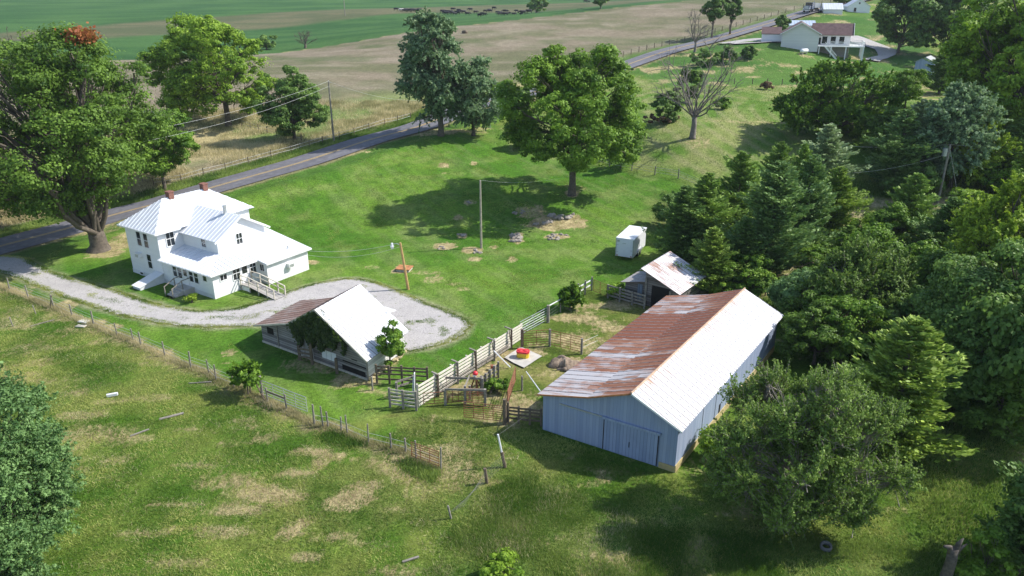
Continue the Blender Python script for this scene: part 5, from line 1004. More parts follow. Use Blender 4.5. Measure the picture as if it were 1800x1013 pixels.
for p, l_ in (((63, 552), 'short grey stake alone in the upper left pasture'), ((23, 574), 'lowest short stake at the left edge of the pasture')): g = pt(*p); t = thing('stake', l_, 'post', g); MB().tube([g, g+[-.1, 0, .9]], .05, 6).build('stake', M['wood_grey'], t)
# tyre
g = pt(1451, 966); mb = MB(); nR, nr_ = 20, 8
for i in range(nR):
    for j in range(nr_): a_ = 2*math.pi*i/nR; b_ = 2*math.pi*j/nr_; rad = .26+.07*math.cos(b_); q = np.array([rad*math.cos(a_), rad*math.sin(a_)*.9, .13*math.sin(b_)]); mb.v.append(tuple(g+[q[0], q[1]*.9, .2+q[2]+q[1]*.35]))
for i in range(nR):
    for j in range(nr_): a_ = i*nr_+j; b_ = i*nr_+(j+1) % nr_; c_ = ((i+1) % nR)*nr_+(j+1) % nr_; d_ = ((i+1) % nR)*nr_+j; mb.f.append([a_, d_, c_, b_]); mb.uv += [(0, 0)]*4
prop(mb.build('tyre', plain('grey_rubber', (.12, .12, .12), .8, .3), None, True, loc=g), 'old grey tyre lying in weeds under the big bushy tree', 'tyre')
# stump
g = pt(1655, 1040); t = thing('dead_stump', 'tall broken grey tree stump with two jagged arms at the bottom edge', 'stump', g); r = np.random.default_rng(4); hh = top_h(g, 1655, 965)
mb = MB(); mb.tube([g-[0, 0, .2], g+[0, 0, hh*.3], g+[.05, 0, hh*.7], g+[0, 0, hh]], [.36, .27, .25, .24], 11); mb.tube([g+[0, 0, hh*.8], g+[-.2, 0, hh+.1], g+[-.5, 0, hh+.15]], [.17, .13, .07], 8); mb.tube([g+[.1, 0, hh*.8], g+[.22, .05, hh+.25], g+[.38, .05, hh+.6]], [.17, .12, .03], 8); mb.tube([g+[.2, 0, hh*.9], g+[.38, 0, hh+.1], g+[.6, 0, hh+.3]], [.1, .08, .03], 7)
mb.build('trunk', plain('old_stump', (.13, .11, .09), .95, .6, 5, bump=.8), t, True)
# cattle
def cow_mesh():
    mb = MB(); mb.tube([(-1.05, 0, 1.05), (-.9, 0, 1.08), (-.4, 0, 1.0), (.3, 0, .98), (.8, 0, 1.05), (1.0, 0, 1.12), (1.3, 0, 1.0), (1.55, 0, .75), (1.8, 0, .55)], [.12, .34, .4, .42, .36, .26, .18, .17, .09], 8)
    for x, y in ((-.75, .2), (-.75, -.2), (.7, .2), (.7, -.2)): mb.tube([(x, y, .9), (x-.05*(x < 0), y, .5), (x, y, 0)], [.15, .08, .07], 6)
    mb.tube([(-1.08, 0, 1.15), (-1.2, 0, .8), (-1.18, 0, .4)], [.05, .03, .04], 4); mb.tube([(1.45, -.28, .92), (1.45, .28, .92)], [.04, .04], 4); return mb
ck = plain('black_hide', (.012, .012, .014), .7, .2); cw = plain('white_hide', (.6, .57, .52), .7, .2); proto = None
cows = [(696,19)]+[(706+2.6*i, 20+(i % 3)*.8) for i in range(13)]+[(778+3*i, 23+(i*7 % 5)*.9) for i in range(11)]+[(796,19),(806,21),(815,24),(822,27),(827,19.5),(836,24),(843,30),(848,33),(852,28),(860,20),(868,17),(853,22),(862,22),(874,24),(880,25),(887,22),(885,31),(890,22),(895,26),(878,38),(889,38),(908,22),(919,26),(917,33),(929,31),(944,31),(950,28),(957,29),(903,34),(930,24),(938,27),(967,27),(972,25),(984,23),(993,23),(1012,19),(1018,19.5),(1024,19),(1029,5),(1035,5)]
for i, (px, py) in enumerate(cows):
    q = G(px, py); q2 = W(px, py, 405) 
    if q[1] < 300: q = np.array([q2[0], 405, hz(q2[0], 405)])
    if proto is None: o = cow_mesh().build('cow', ck, None, True); proto = o
    else: o = proto.copy(); C.objects.link(o)
    o.location = tuple(q); o.rotation_euler = (0, 0, rr.choice([0, math.pi])+rr.uniform(-.7, .7)); s_ = rr.uniform(.8, 1.08)*1.15; o.scale = (s_, s_, s_); prop(o, 'black cow grazing in the herd on the far green field', 'cow', 'black cattle herd on the far field')
g = W(705, 18, 420); g[2] = hz(g[0], g[1]); o = cow_mesh().build('cow', cw, None, True, loc=(0, 0, 0)); o.location = tuple(g); o.scale = (1.2,)*3; prop(o, 'only white cow, at the left end of the black herd', 'cow')
g = W(817, 64, 238); g[2] = hz(g[0], g[1]); prop(MB().blob(g+[0, 0, .3], (.9, .7, .6), .2, 10, 6, 3).build('brush_clump', M['wood_brown'], None, True, loc=g), 'small dark brush lump in the brown field beside the silver tree', 'brush')
# ================================================================ TREES AND BUSHES
def ptree(name, label, px, py, top, xl, xr, bot, mat, seed, n, leaf, cat='tree', ryk=.9, Y=None, **kw):
    b = G(px, py) if Y is None else np.array([*W(px, py, Y)[:2], 0])
    if Y is not None: b[2] = hz(b[0], b[1])
    z = depth(b)/FPX; k = z*1.0; t = thing(name, label, cat, b)
    z1 = top_h(b, px, top); z0 = max(.15, top_h(b, px, bot)); rx = (xr-xl)/2*k*.97; cx = ((xl+xr)/2-px)*k
    z1 = z1-rx*ryk*.12
    broadleaf(t, M[mat], rx, rx*ryk, z0, z1, seed, n, leaf, cx=cx, **kw); return t
ptree('maple_tree', 'huge spreading maple with many low stems left of the farmhouse', 175, 440, 24, -60, 312, 372, 'l_maple', 21, 150000, .2, K=74, egg=.1, tr=.95, fork=.1, stems=3, csz=.36, lr=.27)
ptree('maple_tree', 'maple at the left frame edge partly behind the huge one', -70, 395, 90, -210, 72, 380, 'l_maple', 22, 60000, .22, K=40, tr=.5, fork=.2, stems=2, lr=.3)
g = W(143, 33, 84); t = None
ptree('roadside_tree', 'slim green tree between the huge maple and the farmhouse chimneys', 290, 333, 186, 232, 362, 312, 'l_green', 23, 26000, .2, K=26, tr=.25, fork=.2, stems=2)
ptree('lime_tree', 'tall yellow-green tree in dry grass across the near road', 402, 222, 8, 280, 484, 208, 'l_lime', 24, 90000, .24, K=56, egg=.05, tr=.5, fork=.25, lr=.28)
ptree('round_tree', 'small dark round tree left of the roadside utility pole', 518, 246, 112, 464, 574, 236, 'l_dark', 25, 42000, .22, K=34, tr=.28, fork=.2, stems=2, lr=.34)
ptree('silver_tree', 'tallest silver-green tree at the bend of the near road', 775, 238, 4, 704, 822, 215, 'l_silver', 26, 70000, .2, K=40, egg=.1, tr=.45, fork=.2, lr=.3, stems=2, shoots=(1.3, .5), asp=2)
ptree('silver_tree', 'shorter drooping silver-green tree joined to the right of the tallest one', 832, 238, 92, 784, 884, 230, 'l_silver', 27, 40000, .2, K=28, egg=.1, tr=.3, fork=.15, lr=.3, stems=2, shoots=(1.2, .5), asp=2)
ptree('walnut_tree', 'large bright green walnut tree casting a long shadow over the lawn', 1005, 343, 58, 880, 1138, 308, 'l_green', 28, 105000, .22, K=66, egg=.24, tr=.45, fork=.32, lr=.24, csz=.34)
ptree('small_tree', 'small round tree at the lawn fence right of the walnut', 1091, 296, 244, 1064, 1120, 282, 'l_green', 29, 10500, 0.16, K=14, tr=.09, fork=.3, cat='tree')
ptree('broad_tree', 'wide low green tree below the ranch house lawn', 1465, 238, 102, 1366, 1562, 236, 'l_green', 30, 75000, .23, K=52, egg=.2, tr=.35, fork=.12, stems=3, lr=.28, shoots=(1.2, .1))
ptree('corner_tree', 'giant yellow-green tree filling the top right corner', 1760, 262, -70, 1632, 1900, 245, 'l_lime', 31, 100000, .3, K=64, tr=.6, fork=.15, lr=.27)
ptree('pale_tree', 'pale blue-green feathery tree in front of the giant corner tree', 1670, 330, 150, 1598, 1722, 296, 'l_silver', 32, 55000, .2, K=38, tr=.25, fork=.15, stems=2, shoots=(1.2, .4), asp=2)
ptree('bright_bush', 'yellow-green bushy tree behind the transformer pole', 1700, 325, 200, 1636, 1764, 322, 'l_yel', 33, 36000, .2, K=30, tr=.15, fork=.1, stems=2, cat='tree', shoots=(1.1, .3), asp=1.8)
ptree('bright_tree', 'bright yellow-green tree at the right edge below the dirt track', 1765, 590, 304, 1650, 1880, 520, 'l_yel', 34, 85000, .17, K=52, tr=.4, fork=.15, stems=2, lr=.28, shoots=(1., .25), asp=1.8)
ptree('vine_tree', 'dark vine covered tree at the right edge in the shade', 1740, 700, 420, 1590, 1880, 690, 'l_dark', 35, 85000, .16, K=52, tr=.4, fork=.15, stems=2, lr=.28)
ptree('bushy_tree', 'big twiggy bushy tree in front of the long barn wall', 1425, 905, 652, 1256, 1545, 905, 'l_apple', 36, 125000, .088, K=76, tr=.2, fork=.04, stems=4, lr=.19, twig=2200, bark='bark_pale', csz=.36, egg=.05, ryk=.9, shoots=(1.0, .0, 40, .1))
ptree('locust_tree', 'blue-green feathery tree filling the lower left corner', 15, 1035, 640, -160, 165, 1040, 'l_blue', 37, 170000, .085, K=80, tr=.25, fork=.1, stems=3, lr=.24, shoots=(.8, .35, 40, .12), asp=2.)
ptree('young_tree', 'young leafy tree against the white wall of the ivy shed', 687, 655, 566, 664, 718, 640, 'l_green', 38, 6300, 0.136, K=13, tr=.07, fork=.3)
ptree('young_tree', 'young bright tree in the fence line above the pen', 1001, 544, 500, 981, 1022, 541, 'l_green', 39, 4500, 0.16, K=9, tr=.06, fork=.2, shoots=(.6, .3, 26, .12), asp=2)
ptree('young_tree', 'young drooping tree beside the end post of the drive fence', 437, 695, 640, 412, 458, 676, 'l_green', 40, 3900, 0.144, K=9, tr=.05, fork=.4, shoots=(.6, .3, 26, .12), asp=2)
ptree('young_tree', 'dark broad tree with bare pale twigs right of the barn end', 1500, 590, 430, 1415, 1585, 560, 'l_apple', 41, 50000, .14, K=36, tr=.2, fork=.15, stems=3, twig=300, bark='bark_pale', shoots=(1.1, 0))
ptree('understory_tree', 'dull green tree right behind the far end of the barn', 1412, 560, 470, 1340, 1470, 560, 'l_blue', 42, 30000, 0.16, K=22, tr=.15, fork=.1, stems=2)
ptree('understory_tree', 'leafy green tree left of the dirt track bend', 1560, 455, 355, 1500, 1620, 455, 'l_green', 43, 27000, 0.176, K=22, tr=.15, fork=.1, stems=2)
ptree('dark_wood_tree', 'dark blue-green tree right of the taller white outbuilding', 1580, 84, -30, 1522, 1660, 82, 'l_dark', 44, 45000, 0.4, K=30, tr=.4, fork=.1, Y=206)
ptree('dark_wood_tree', 'dark tree between the white outbuilding and the giant corner tree', 1670, 88, -50, 1620, 1740, 95, 'l_dark', 45, 39000, 0.4, K=28, tr=.4, fork=.1, Y=200)
ptree('dark_wood_tree', 'reddish dark tree behind the low white garage', 1478, 14, -14, 1462, 1500, 12, 'l_dark', 46, 10500, 0.48, K=14, tr=.3, fork=.1, Y=292)
ptree('far_tree', 'rounded dark tree standing among the distant cattle', 943, 27, -8, 922, 966, 22, 'l_dark', 47, 10500, 0.56, K=16, tr=.4, fork=.2, Y=395)
ptree('far_tree', 'small dark tree on the brown crest right of the cattle', 1056, 14, -12, 1044, 1068, 10, 'l_dark', 48, 6000, 0.56, K=12, tr=.3, fork=.2, Y=300)
ptree('far_tree', 'dark tree by the far road, left one of a pair', 1252, 56, -12, 1232, 1272, 40, 'l_dark', 49, 13500, 0.4, K=16, tr=.3, fork=.2, Y=226)
ptree('far_tree', 'dark tree by the far road, right one of a pair', 1284, 50, -18, 1268, 1302, 34, 'l_dark', 50, 12000, 0.4, K=16, tr=.3, fork=.2, Y=230)
ptree('far_tree', 'dark tree in the green field above the small round tree', 470, 98, 60, 450, 492, 96, 'l_dark', 51, 9000, 0.4, K=14, tr=.3, fork=.15, Y=236)
ptree('far_tree', 'dark bluish tree behind the left maple at the field edge', 25, 122, 68, -10, 62, 120, 'l_dark', 52, 13500, 0.4, K=16, tr=.3, fork=.15, Y=212)
ptree('round_bush', 'round dark shrub beside the road in front of the ranch house', 1374, 55, 26, 1360, 1388, 52, 'l_dark', 53, 7500, 0.28, K=12, tr=.1, fork=.1, Y=212, cat='shrub')
def bush(name, label, px, py, top, xl, xr, mat, seed, n=5000, leaf=.22, Y=None, cat='bush'): return ptree(name, label, px, py, top, xl, xr, py+2, mat, seed, n, leaf, cat=cat, Y=Y, K=14, tr=.06, fork=.05, stems=2, ryk=.8)
bush('yard_bush', 'dark yard bush nearest the dead tree, left one of three', 1236, 116, 84, 1212, 1262, 'l_dark', 60, 6000, .3)
bush('yard_bush', 'dark yard bush in the middle of the row of three', 1275, 110, 80, 1256, 1300, 'l_dark', 61, 6000, .3); bush('yard_bush', 'dark yard bush at the right end of the row of three', 1314, 103, 78, 1298, 1330, 'l_dark', 62, 5000, .3)
bush('brush', 'grey-green brush by the silver trees at the road', 885, 200, 158, 866, 908, 'l_dark', 63, 7000, .28); bush('brush', 'low brush between silver trees and walnut', 912, 192, 150, 895, 940, 'l_dark', 64, 7000, .28); bush('brush', 'pale brush on the verge behind the walnut crown', 1085, 130, 108, 1062, 1112, 'l_maple', 65, 6000, .3)
bush('brush', 'dark bush behind the dead tree with rusty debris', 1165, 215, 160, 1142, 1198, 'l_dark', 66, 9000, .25); bush('brush', 'dark tall bush directly behind the dead trunk', 1207, 180, 112, 1180, 1236, 'l_maple', 67, 9000, .28); bush('brush', 'small green bush right of the dead trunk', 1268, 192, 170, 1255, 1284, 'l_green', 68, 3000, .25)
bush('red_bush', 'reddish brown bush at the edge of the far lawn', 1347, 158, 143, 1336, 1358, 'l_brown', 69, 2500, .25); bush('brush', 'yellowish brush beside the silver trees at the lawn edge', 920, 262, 215, 895, 945, 'l_green', 70, 6000, .25)
bush('debris_heap', 'rusty brown heap of dead brush left of the dead tree', 1160, 217, 198, 1128, 1200, 'l_brown', 71, 5000, .2, cat='heap')
bush('weed_bush', 'dry yellow-green shrub on the grass by the house steps', 338, 532, 516, 329, 348, 'l_yel', 72, 900, .1); bush('weed_bush', 'pale flowering weeds at the left end of the grey board fence', 1085, 522, 496, 1066, 1108, 'l_lime', 73, 2500, .14)
bush('weed_bush', 'lush weeds inside the pen left of the lone post', 862, 690, 668, 846, 900, 'l_green', 74, 2500, .13); bush('weed_bush', 'bright green weeds at the bottom centre of the frame', 880, 1010, 975, 840, 925, 'l_lime', 75, 6000, .1); bush('weed_bush', 'green weeds beside the yellow barn foundation', 1262, 800, 745, 1225, 1300, 'l_lime', 76, 6000, .12)
bush('weed_bush', 'leafy undergrowth below the tumbledown shed cedars', 1270, 515, 480, 1215, 1335, 'l_lime', 77, 9000, .16); bush('weed_bush', 'bright bushes between barn end and woodland', 1345, 520, 478, 1300, 1395, 'l_green', 78, 9000, .16)
bush('corner_bush', 'dark shaded bush in the bottom right corner', 1790, 1010, 815, 1705, 1890, 'l_dark', 79, 22000, .14); bush('corner_bush', 'low green shrub right of the dead stump', 1720, 1030, 930, 1670, 1760, 'l_green', 80, 7000, .12)
bush('wood_bush', 'dark shrub under the vine tree at the wood edge', 1650, 735, 640, 1590, 1720, 'l_dark', 81, 16000, .16); bush('wood_bush', 'dark shrub mass left of the vine tree', 1600, 650, 560, 1540, 1660, 'l_dark', 82, 14000, .18); bush('wood_bush', 'low shrub in front of the pale feathery tree', 1600, 345, 280, 1550, 1650, 'l_dark', 83, 9000, .22)
# turning branch at the maple's top is a clump of its own colour inside that crown
mt = [o for o in C.objects if o.name == 'maple_tree'][0]; r = np.random.default_rng(9); c0 = W(143, 36, 81)-np.array(mt.location); n = 900; q = c0+r.normal(size=(n, 3))*[.6, .6, .35]-[.3, 0, 1.5]; V, F = leaf_quads(q, unit(rdir(n, r)+[0, 0, .6]), .26, r); arrmesh('orange_clump', V, F, M['l_rust'], {'vr': ('FACE', 'FLOAT', r.uniform(0, 1, n))}, parent=mt)
# cedars
def cedar(label, px, py, top, wd, mat, var, Y=None, name='cedar_tree'):
    b = G(px, py); k = depth(b)/FPX; h = top_h(b, px, top); w_ = wd*k/2/2.6*.98
    return inst_tree(name, label, 'tree', b, 'cedar', var, M[mat], w_, w_*.95, h/10, rr.uniform(0, 6.28))
LEAFY = {'dark cedar inside the right wood': 'leafy tree inside the right wood between cedars', 'dark cedar above the vine tree': 'leafy tree standing just above the vine tree', 'dark cedar next to the shaggy one on the right': 'leafy tree next to the shaggy cedar on the right',
 'dark cedar under the pointed cedar': 'leafy tree under the pointed cedar', 'shaded cedar filling the wood behind the barn end': 'shaded leafy tree filling the wood behind the barn end', 'green cedar in the shade above the big bushy tree': 'leafy tree in the shade above the big bushy tree',
 'dark cedar behind the feathery one': 'leafy tree behind the feathery cedar', 'dark cedar at the right edge beside the bright tree': 'leafy tree at the right edge beside the bright tree', 'large dark cedar at the right frame edge': 'large leafy tree at the right frame edge in shade', 'dark cedar right of the ranch lawn': 'leafy tree right of the ranch lawn'}
for i, a in enumerate([
 ('dark cedar hiding the front of the cargo trailer', 1195, 462, 325, 100, 'l_cedard', 0), ('bright yellow-green cedar right of the tumbledown shed', 1245, 512, 398, 96, 'l_cedary', 1),
 ('dark cedar directly above the bright yellow-green cedar', 1232, 455, 300, 110, 'l_cedar', 2), ('tall green cedar at the top of the front cedar group', 1288, 420, 262, 100, 'l_cedar', 3),
 ('blue-green cedar in the centre of the cedar group', 1345, 490, 280, 140, 'l_cedarb', 0), ('blue-grey cedar right of the centre one in the cedar group', 1405, 455, 268, 112, 'l_cedarb', 2),
 ('grey-tipped cedar at the upper end of the cedar group', 1440, 350, 216, 110, 'l_cedarg', 1), ('dark pointed cedar behind the front cedar group', 1360, 360, 246, 70, 'l_cedar', 3),
 ('green cedar with bright tips at the right of the group', 1455, 430, 290, 100, 'l_cedary', 2), ('dark cedar low in the group over the barn roof', 1300, 500, 382, 90, 'l_cedard', 1),
 ('dark narrow cedar between the group and the dirt track', 1395, 400, 250, 60, 'l_cedar', 0), ('pointed cedar in the middle below the transformer pole', 1585, 445, 302, 100, 'l_cedar', 1),
 ('shaggy cedar left of the bright right edge tree', 1650, 480, 345, 110, 'l_cedard', 2), ('dark cedar under the pointed cedar', 1520, 520, 395, 110, 'l_cedard', 3),
 ('green cedar in the shade above the big bushy tree', 1620, 640, 505, 140, 'l_cedar', 0), ('yellow-green feathery cedar behind the big bushy tree', 1560, 790, 555, 210, 'l_cedary', 1),
 ('dark cedar behind the feathery one', 1480, 640, 520, 120, 'l_cedard', 2), ('large dark cedar at the right frame edge', 1800, 760, 480, 200, 'l_cedard', 3),
 ('dark cedar inside the right wood', 1690, 600, 440, 130, 'l_cedard', 0), ('dark cedar above the vine tree', 1620, 560, 430, 120, 'l_cedard', 1),
 ('tall dull cedar left of the pale feathery tree', 1570, 330, 190, 110, 'l_cedarb', 2), ('brownish cedar beside the wide low green tree', 1600, 300, 172, 90, 'l_cedarg', 3),
 ('dark cedar right of the ranch lawn', 1590, 190, 118, 60, 'l_cedard', 1), ('green cedar right of the transformer pole', 1770, 330, 205, 110, 'l_cedard', 2),
 ('grey cedar in front of the giant corner tree', 1730, 240, 125, 90, 'l_cedarg', 0), ('small dark cedar left of the transformer pole', 1590, 352, 285, 70, 'l_cedard', 3),
 ('dark cedar by the metal shed', 1650, 165, 90, 70, 'l_cedard', 0), ('short cedar at the start of the dirt track', 1480, 480, 395, 70, 'l_cedar', 1),
 ('dark cedar at the right edge beside the bright tree', 1830, 640, 400, 150, 'l_cedard', 2), ('dark cedar in the bottom right corner', 1830, 1000, 760, 190, 'l_cedard', 1),
 ('shaded cedar filling the wood behind the barn end', 1440, 600, 490, 110, 'l_cedard', 3), ('dark cedar next to the shaggy one on the right', 1715, 520, 400, 110, 'l_cedard', 1)]): 
    if a[0] in LEAFY:
        b = G(a[1], a[2]); k = depth(b)/FPX; w_ = a[4]*k/2/5*1.15; inst_tree('wood_tree', LEAFY[a[0]], 'tree', b, 'tree', i % 3, M[('l_maple', 'l_green', 'l_dark')[i % 3]], w_, w_, top_h(b, a[1], a[3])/10, rr.uniform(0, 6.28))
    else: cedar(a[0], *a[1:5], a[5], a[6])
for i, a in enumerate([
 ('leafy scrub between the cedar group and the old shed', 1310, 515, 450, 90, 'l_green'), ('leafy scrub at the upper left foot of the cedar group', 1180, 400, 335, 70, 'l_dark'), ('bright scrub right beside the blue-grey cedar', 1440, 500, 430, 100, 'l_green'),
 ('scrub under the bright right edge tree', 1660, 600, 510, 110, 'l_maple'), ('scrub between dirt track and pointed cedar', 1530, 440, 380, 90, 'l_lime'), ('scrub beside the foot of the transformer pole', 1700, 395, 330, 90, 'l_lime'),
 ('dull scrub right of the wide low green tree', 1570, 280, 190, 100, 'l_maple'), ('green scrub above the dirt track end', 1760, 350, 280, 80, 'l_green'), ('scrub in the gap below the giant corner tree', 1700, 240, 150, 110, 'l_maple'),
 ('leafy scrub left of the vine tree top', 1590, 560, 470, 110, 'l_maple'), ('leafy scrub behind the twiggy young tree', 1500, 520, 430, 100, 'l_green'), ('scrub at the edge of the shaded grass on the right', 1750, 760, 640, 160, 'l_maple'),
 ('leafy scrub between feathery cedar and barn end', 1430, 640, 540, 120, 'l_maple'), ('scrub topmost on the right frame edge', 1800, 420, 320, 120, 'l_yel')]):
    b = G(a[1], a[2]); k = depth(b)/FPX; w_ = a[4]*k/2/5*1.05; inst_tree('scrub', a[0], 'shrub', b, 'bush', i % 4, M[a[5]], w_, w_, top_h(b, a[1], a[3])/10, rr.uniform(0, 6.28))
# dead and bare trees
def bare_tree(name, label, px, py, top, wd, seed, mat, Y=None, r0=.5, n1=16, lean=0):
    b = G(px, py) if Y is None else np.array([*W(px, py, Y)[:2], 0.])
    if Y is not None: b[2] = hz(b[0], b[1])
    k = depth(b)/FPX; H_ = top_h(b, px, top)*1.02; Rr = wd*k/2; t = thing(name, label, 'tree', b); r = np.random.default_rng(seed); mb = MB(); lb = MB()
    mb.tube([(0, 0, -.2), (0, 0, .2), (.1, 0, H_*.12), (0, .1, H_*.22)], [r0*1.6, r0*1.2, r0*.95, r0*.8], 9)
    for i in range(n1):
        a = i*2.4+r.uniform(-.3, .3); e = r.uniform(.25, 1.0); e = r.uniform(0, 1); q = np.array([math.cos(a)*Rr*(1.1-e*.75), math.sin(a)*Rr*.8*(1.1-e*.75), H_*(.38+.58*e)])
        P = limb(lb, (0, 0, H_*r.uniform(.12, .22)), q, r0*.3, .03, r, .06, 7, .12, 6)
        for j in range(8):
            s = P[r.integers(2, 7)]; d = unit(q-np.array([0, 0, H_*.3])+rdir(1, r)[0]*np.linalg.norm(q)*.6); L = Rr*r.uniform(.2, .5); p2 = limb(lb, s, s+d*L, .05, .014, r, .1, 4, .1, 4)
            for m_ in range(3): limb(lb, p2[r.integers(1, 4)], p2[3]+rdir(1, r)[0]*L*.5, .02, .007, r, .05, 3, .1, 3)
    mb.build('trunk', M[mat], t, True, local=True); lb.build('branches', M[mat], t, True, local=True); return t
bare_tree('dead_tree', 'large grey leafless dead tree in the hay field', 1217, 243, 46, 165, 5, 'bark_dead', r0=.42, n1=15)
bare_tree('bare_tree', 'grey bare tree standing behind the top of the dead tree', 1222, 82, 2, 60, 6, 'bark_dead', r0=.3, n1=12, Y=200); bare_tree('bare_tree', 'small leafless tree in the far green field', 538, 96, 50, 40, 7, 'bark', r0=.35, n1=10, Y=232); bare_tree('bare_tree', 'leafless tree top above the left maple', 30, 120, 48, 30, 8, 'bark', r0=.3, n1=10, Y=214)
# ================================================================ GRASS, WEEDS (uncountable)
def bare(x, y):
    m = np.zeros(x.shape)
    for px, py, a, b, s in patches:
        if s < .35 or not a: continue
        p = G0(px, py); z = (p[1]*CT+HC*ST)/FPX; rx, ry = a*z, max(b*z/max(.2, HC/np.hypot(p[1], HC)), .3); m = np.maximum(m, s*(1-sstep(.5, 1.2, np.hypot((x-p[0])/rx, (y-p[1])/ry)+.8*(fbm(x, y, 1.1, 61, 3)-.5))))
    return m
def tuft_field(name, label, poly, n, hgt, blades, mat, seed, wd=.035, spread=.09, dens=None, lean=.35, grp=None):
    r = np.random.default_rng(seed); poly = np.array([p[:2] for p in poly]); lo = poly.min(0); hi = poly.max(0); P = np.zeros((0, 2))
    while len(P) < n:
        q = lo+(hi-lo)*r.uniform(size=(n*2, 2)); q = q[sd(q[:, 0], q[:, 1], poly) > 0]
        if dens is not None: q = q[r.uniform(size=len(q)) < dens(q[:, 0], q[:, 1])]
        P = np.vstack([P, q])
    P = P[:n]; z = height(P[:, 0], P[:, 1]); b = np.repeat(np.column_stack([P, z]), blades, 0); m_ = len(b); s = fbm(P[:, 0], P[:, 1], 2.5, seed, 3); h = np.repeat(hgt*(.35+1.3*s), blades)*r.uniform(.5, 1.25, m_)
    b[:, :2] += r.normal(size=(m_, 2))*spread; a = r.uniform(0, 6.28, m_); w_ = wd*r.uniform(.6, 1.3, m_); d = np.stack([np.cos(a), np.sin(a), np.zeros(m_)], 1); tip = b+np.column_stack([r.normal(size=(m_, 2))*(lean*h)[:, None], h]); b[:, 2] -= .02
    V = np.stack([b-d*w_[:, None]/2, b+d*w_[:, None]/2, tip], 1).reshape(-1, 3); F = np.arange(3*m_).reshape(m_, 3); vr = np.clip(np.repeat(.5+(fbm(P[:, 0], P[:, 1], 2.6, seed+3, 5)-.5)*2.6, blades)+.2*r.normal(size=m_), 0, 1)
    o = arrmesh(name, V, F, mat, {'vr': ('FACE', 'FLOAT', vr)}, nside=3); prop(o, label, 'grass', grp, 'stuff'); return o
noB = lambda x, y: (1-.85*bare(x, y))*((sd(x, y, np.array([B.p(-.1, -.1, 0)[:2], B.p(9.5, -.1, 0)[:2], B.p(9.5, LB, 0)[:2], B.p(-.1, LB, 0)[:2]])) < 0) & (sd(x, y, P_lawn) < .3))*1.
tuft_field('pasture_grass', 'short patchy pasture grass in the lower half of the photograph', PG([(-20,500),(60,530),(250,610),(420,680),(640,790),(740,730),(960,760),(1200,850),(1500,800),(1850,700),(1850,1040),(-60,1040)]), 100000, .11, 3, M['grass'], 3, .045, .12, noB, lean=.9)
fl = np.array(fence_line); tuft_field('fence_row_grass', 'dry straw grass growing under the wire fence line', list(fl+[.05, .35])+list((fl-[.05, .35])[::-1]), 6500, .28, 4, M['grass_dry'], 4, .03, .1)
tuft_field('tall_weeds', 'tall green weeds below the lower fence posts', list(fl[-9:]+[0., -.2])+list((fl[-9:]-[.2, 1.5])[::-1]), 800, .25, 6, M['weeds'], 5, .05, .2, lambda x, y: sstep(.4, .6, fbm(x, y, 1.5, 8, 3)))
tuft_field('tall_weeds', 'rough weedy slope at the bottom centre of the photograph', PG([(740,1030),(800,925),(860,860),(930,830),(1010,865),(1130,920),(1400,950),(1640,960),(1640,1030)]), 12000, .17, 5, M['weeds'], 6, .045, .2, lambda x, y: sstep(.35, .6, fbm(x, y, 2.5, 8, 3)))
tuft_field('dry_field_grass', 'tall dry straw grass between near road and brown field', P_dryroad, 42000, .5, 3, M['grass_dry'], 7, .07, .3, lambda x, y: (road_near(x, y)[0] > 7)*sstep(.3, .6, fbm(x, y, 7, 43, 4))*(y < 150))
vr_ = np.array([p for p in roadc if 60 < p[1] < 165]); tg = np.gradient(vr_, axis=0); tg /= np.linalg.norm(tg, axis=1)[:, None]; nn_ = np.stack([-tg[:, 1], tg[:, 0]], 1)
tuft_field('verge_grass', 'lush green grass on the far verge of the near road', list(vr_+nn_*3.6)+list((vr_+nn_*7)[::-1]), 16000, .4, 4, M['weeds'], 8, .06, .2)
tuft_field('undergrowth', 'dark woodland undergrowth between the cedars on the right', P_wood, 42000, .28, 4, M['weeds'], 9, .08, .25, lambda x, y: noB(x, y)*(sd(x, y, P_path) < -.3))
tuft_field('hay_field_grass', 'cut hay and rough grass around the dead tree', P_mid, 16000, .22, 3, M['weeds'], 10, .06, .25)
tuft_field('driveway_weeds', 'broken strip of weeds between the wheel tracks of the gravel drive', PG([(60,478),(170,517),(270,545),(340,557),(420,557),(500,541),(580,517),(640,500),(650,506),(590,525),(505,550),(425,564),(340,564),(265,551),(160,523),(50,483)]), 1300, .1, 4, M['grass'], 11, .05, .12, lambda x, y: sstep(.55, .64, fbm(x, y, 1.6, 18, 4)))
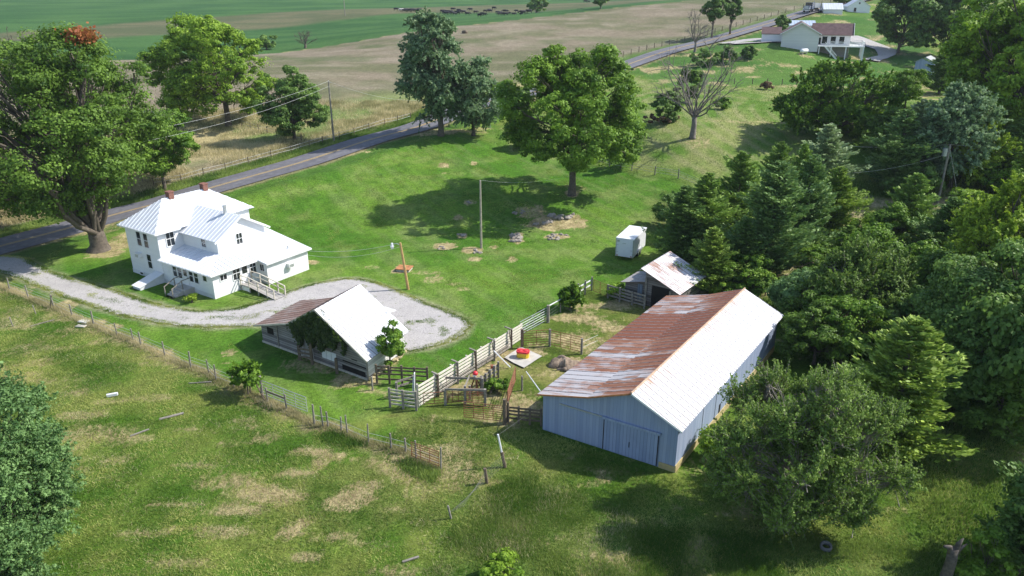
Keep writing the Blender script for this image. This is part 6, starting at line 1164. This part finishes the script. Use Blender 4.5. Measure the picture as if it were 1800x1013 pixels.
tuft_field('driveway_weeds', 'low green weeds growing in the gravel near the ivy shed', PG([(715,565),(760,560),(800,580),(790,592),(740,590),(700,580)]), 500, .1, 4, M['weeds'], 12, .05, .12, lambda x, y: sstep(.5, .6, fbm(x, y, 1.2, 19, 4)))
dmin = drive.min(0)-1; dmax = drive.max(0)+1
tuft_field('driveway_edge_grass', 'short grass creeping over the edges of the gravel drive', [dmin, (dmax[0], dmin[1]), dmax, (dmin[0], dmax[1])], 11000, .11, 4, M['grass'], 13, .05, .1, lambda x, y: (np.abs(sd(x, y, drive)-.05+.5*(fbm(x, y, 1.1, 20, 3)-.5)) < .3)*1.)
tuft_field('lawn_tufts', 'slightly longer grass dotted over the mown lawn', P_lawn, 26000, .08, 3, M['grass'], 14, .05, .16, lambda x, y: sstep(.5, .7, fbm(x, y, 2.0, 21, 4))*(sd(x, y, drive) < 0)*((sd(x, y, np.array([H.p(*q, 0)[:2] for q in ((-.2, -.2), (15.3, -.2), (15.3, 11.4), (-.2, 11.4))])) < 0)))
tuft_field('dead_stalks', 'pale dead stalks scattered on the rough slope at the bottom', PG([(740,1030),(800,925),(860,860),(930,830),(1010,865),(1130,920),(1130,1030)]), 1300, .22, 4, M['grass_dry'], 15, .02, .25, lambda x, y: sstep(.45, .65, fbm(x, y, 2.0, 28, 3)))
tuft_field('pasture_straw', 'bleached straw strands lying across the pasture', PG([(-20,500),(60,530),(250,610),(420,680),(640,790),(740,730),(900,760),(1000,860),(900,1040),(-60,1040)]), 7000, .1, 4, M['grass_dry'], 16, .03, .22, lambda x, y: .25*sstep(.5, .7, fbm(x, y*2, 3.2, 29, 4))+.8*(bare(x, y) > .3), lean=1.2)
# ---- air
z0_ = -3.0; hb = MB(); hb.box(WORLD, -1600, 1600, -90, 2300, z0_, float(max(GZ.max()+4, 60)))
hm = bpy.data.materials.new('haze'); hm.use_nodes = True; ht_ = hm.node_tree; ht_.nodes.remove(ht_.nodes['Principled BSDF']); pv = ht_.nodes.new('ShaderNodeVolumePrincipled'); pv.inputs['Color'].default_value = (.75, .82, .95, 1); pv.inputs['Density'].default_value = .00011; ht_.links.new(pv.outputs[0], ht_.nodes['Material Output'].inputs['Volume'])
prop(hb.build('haze', hm), kind='stuff')
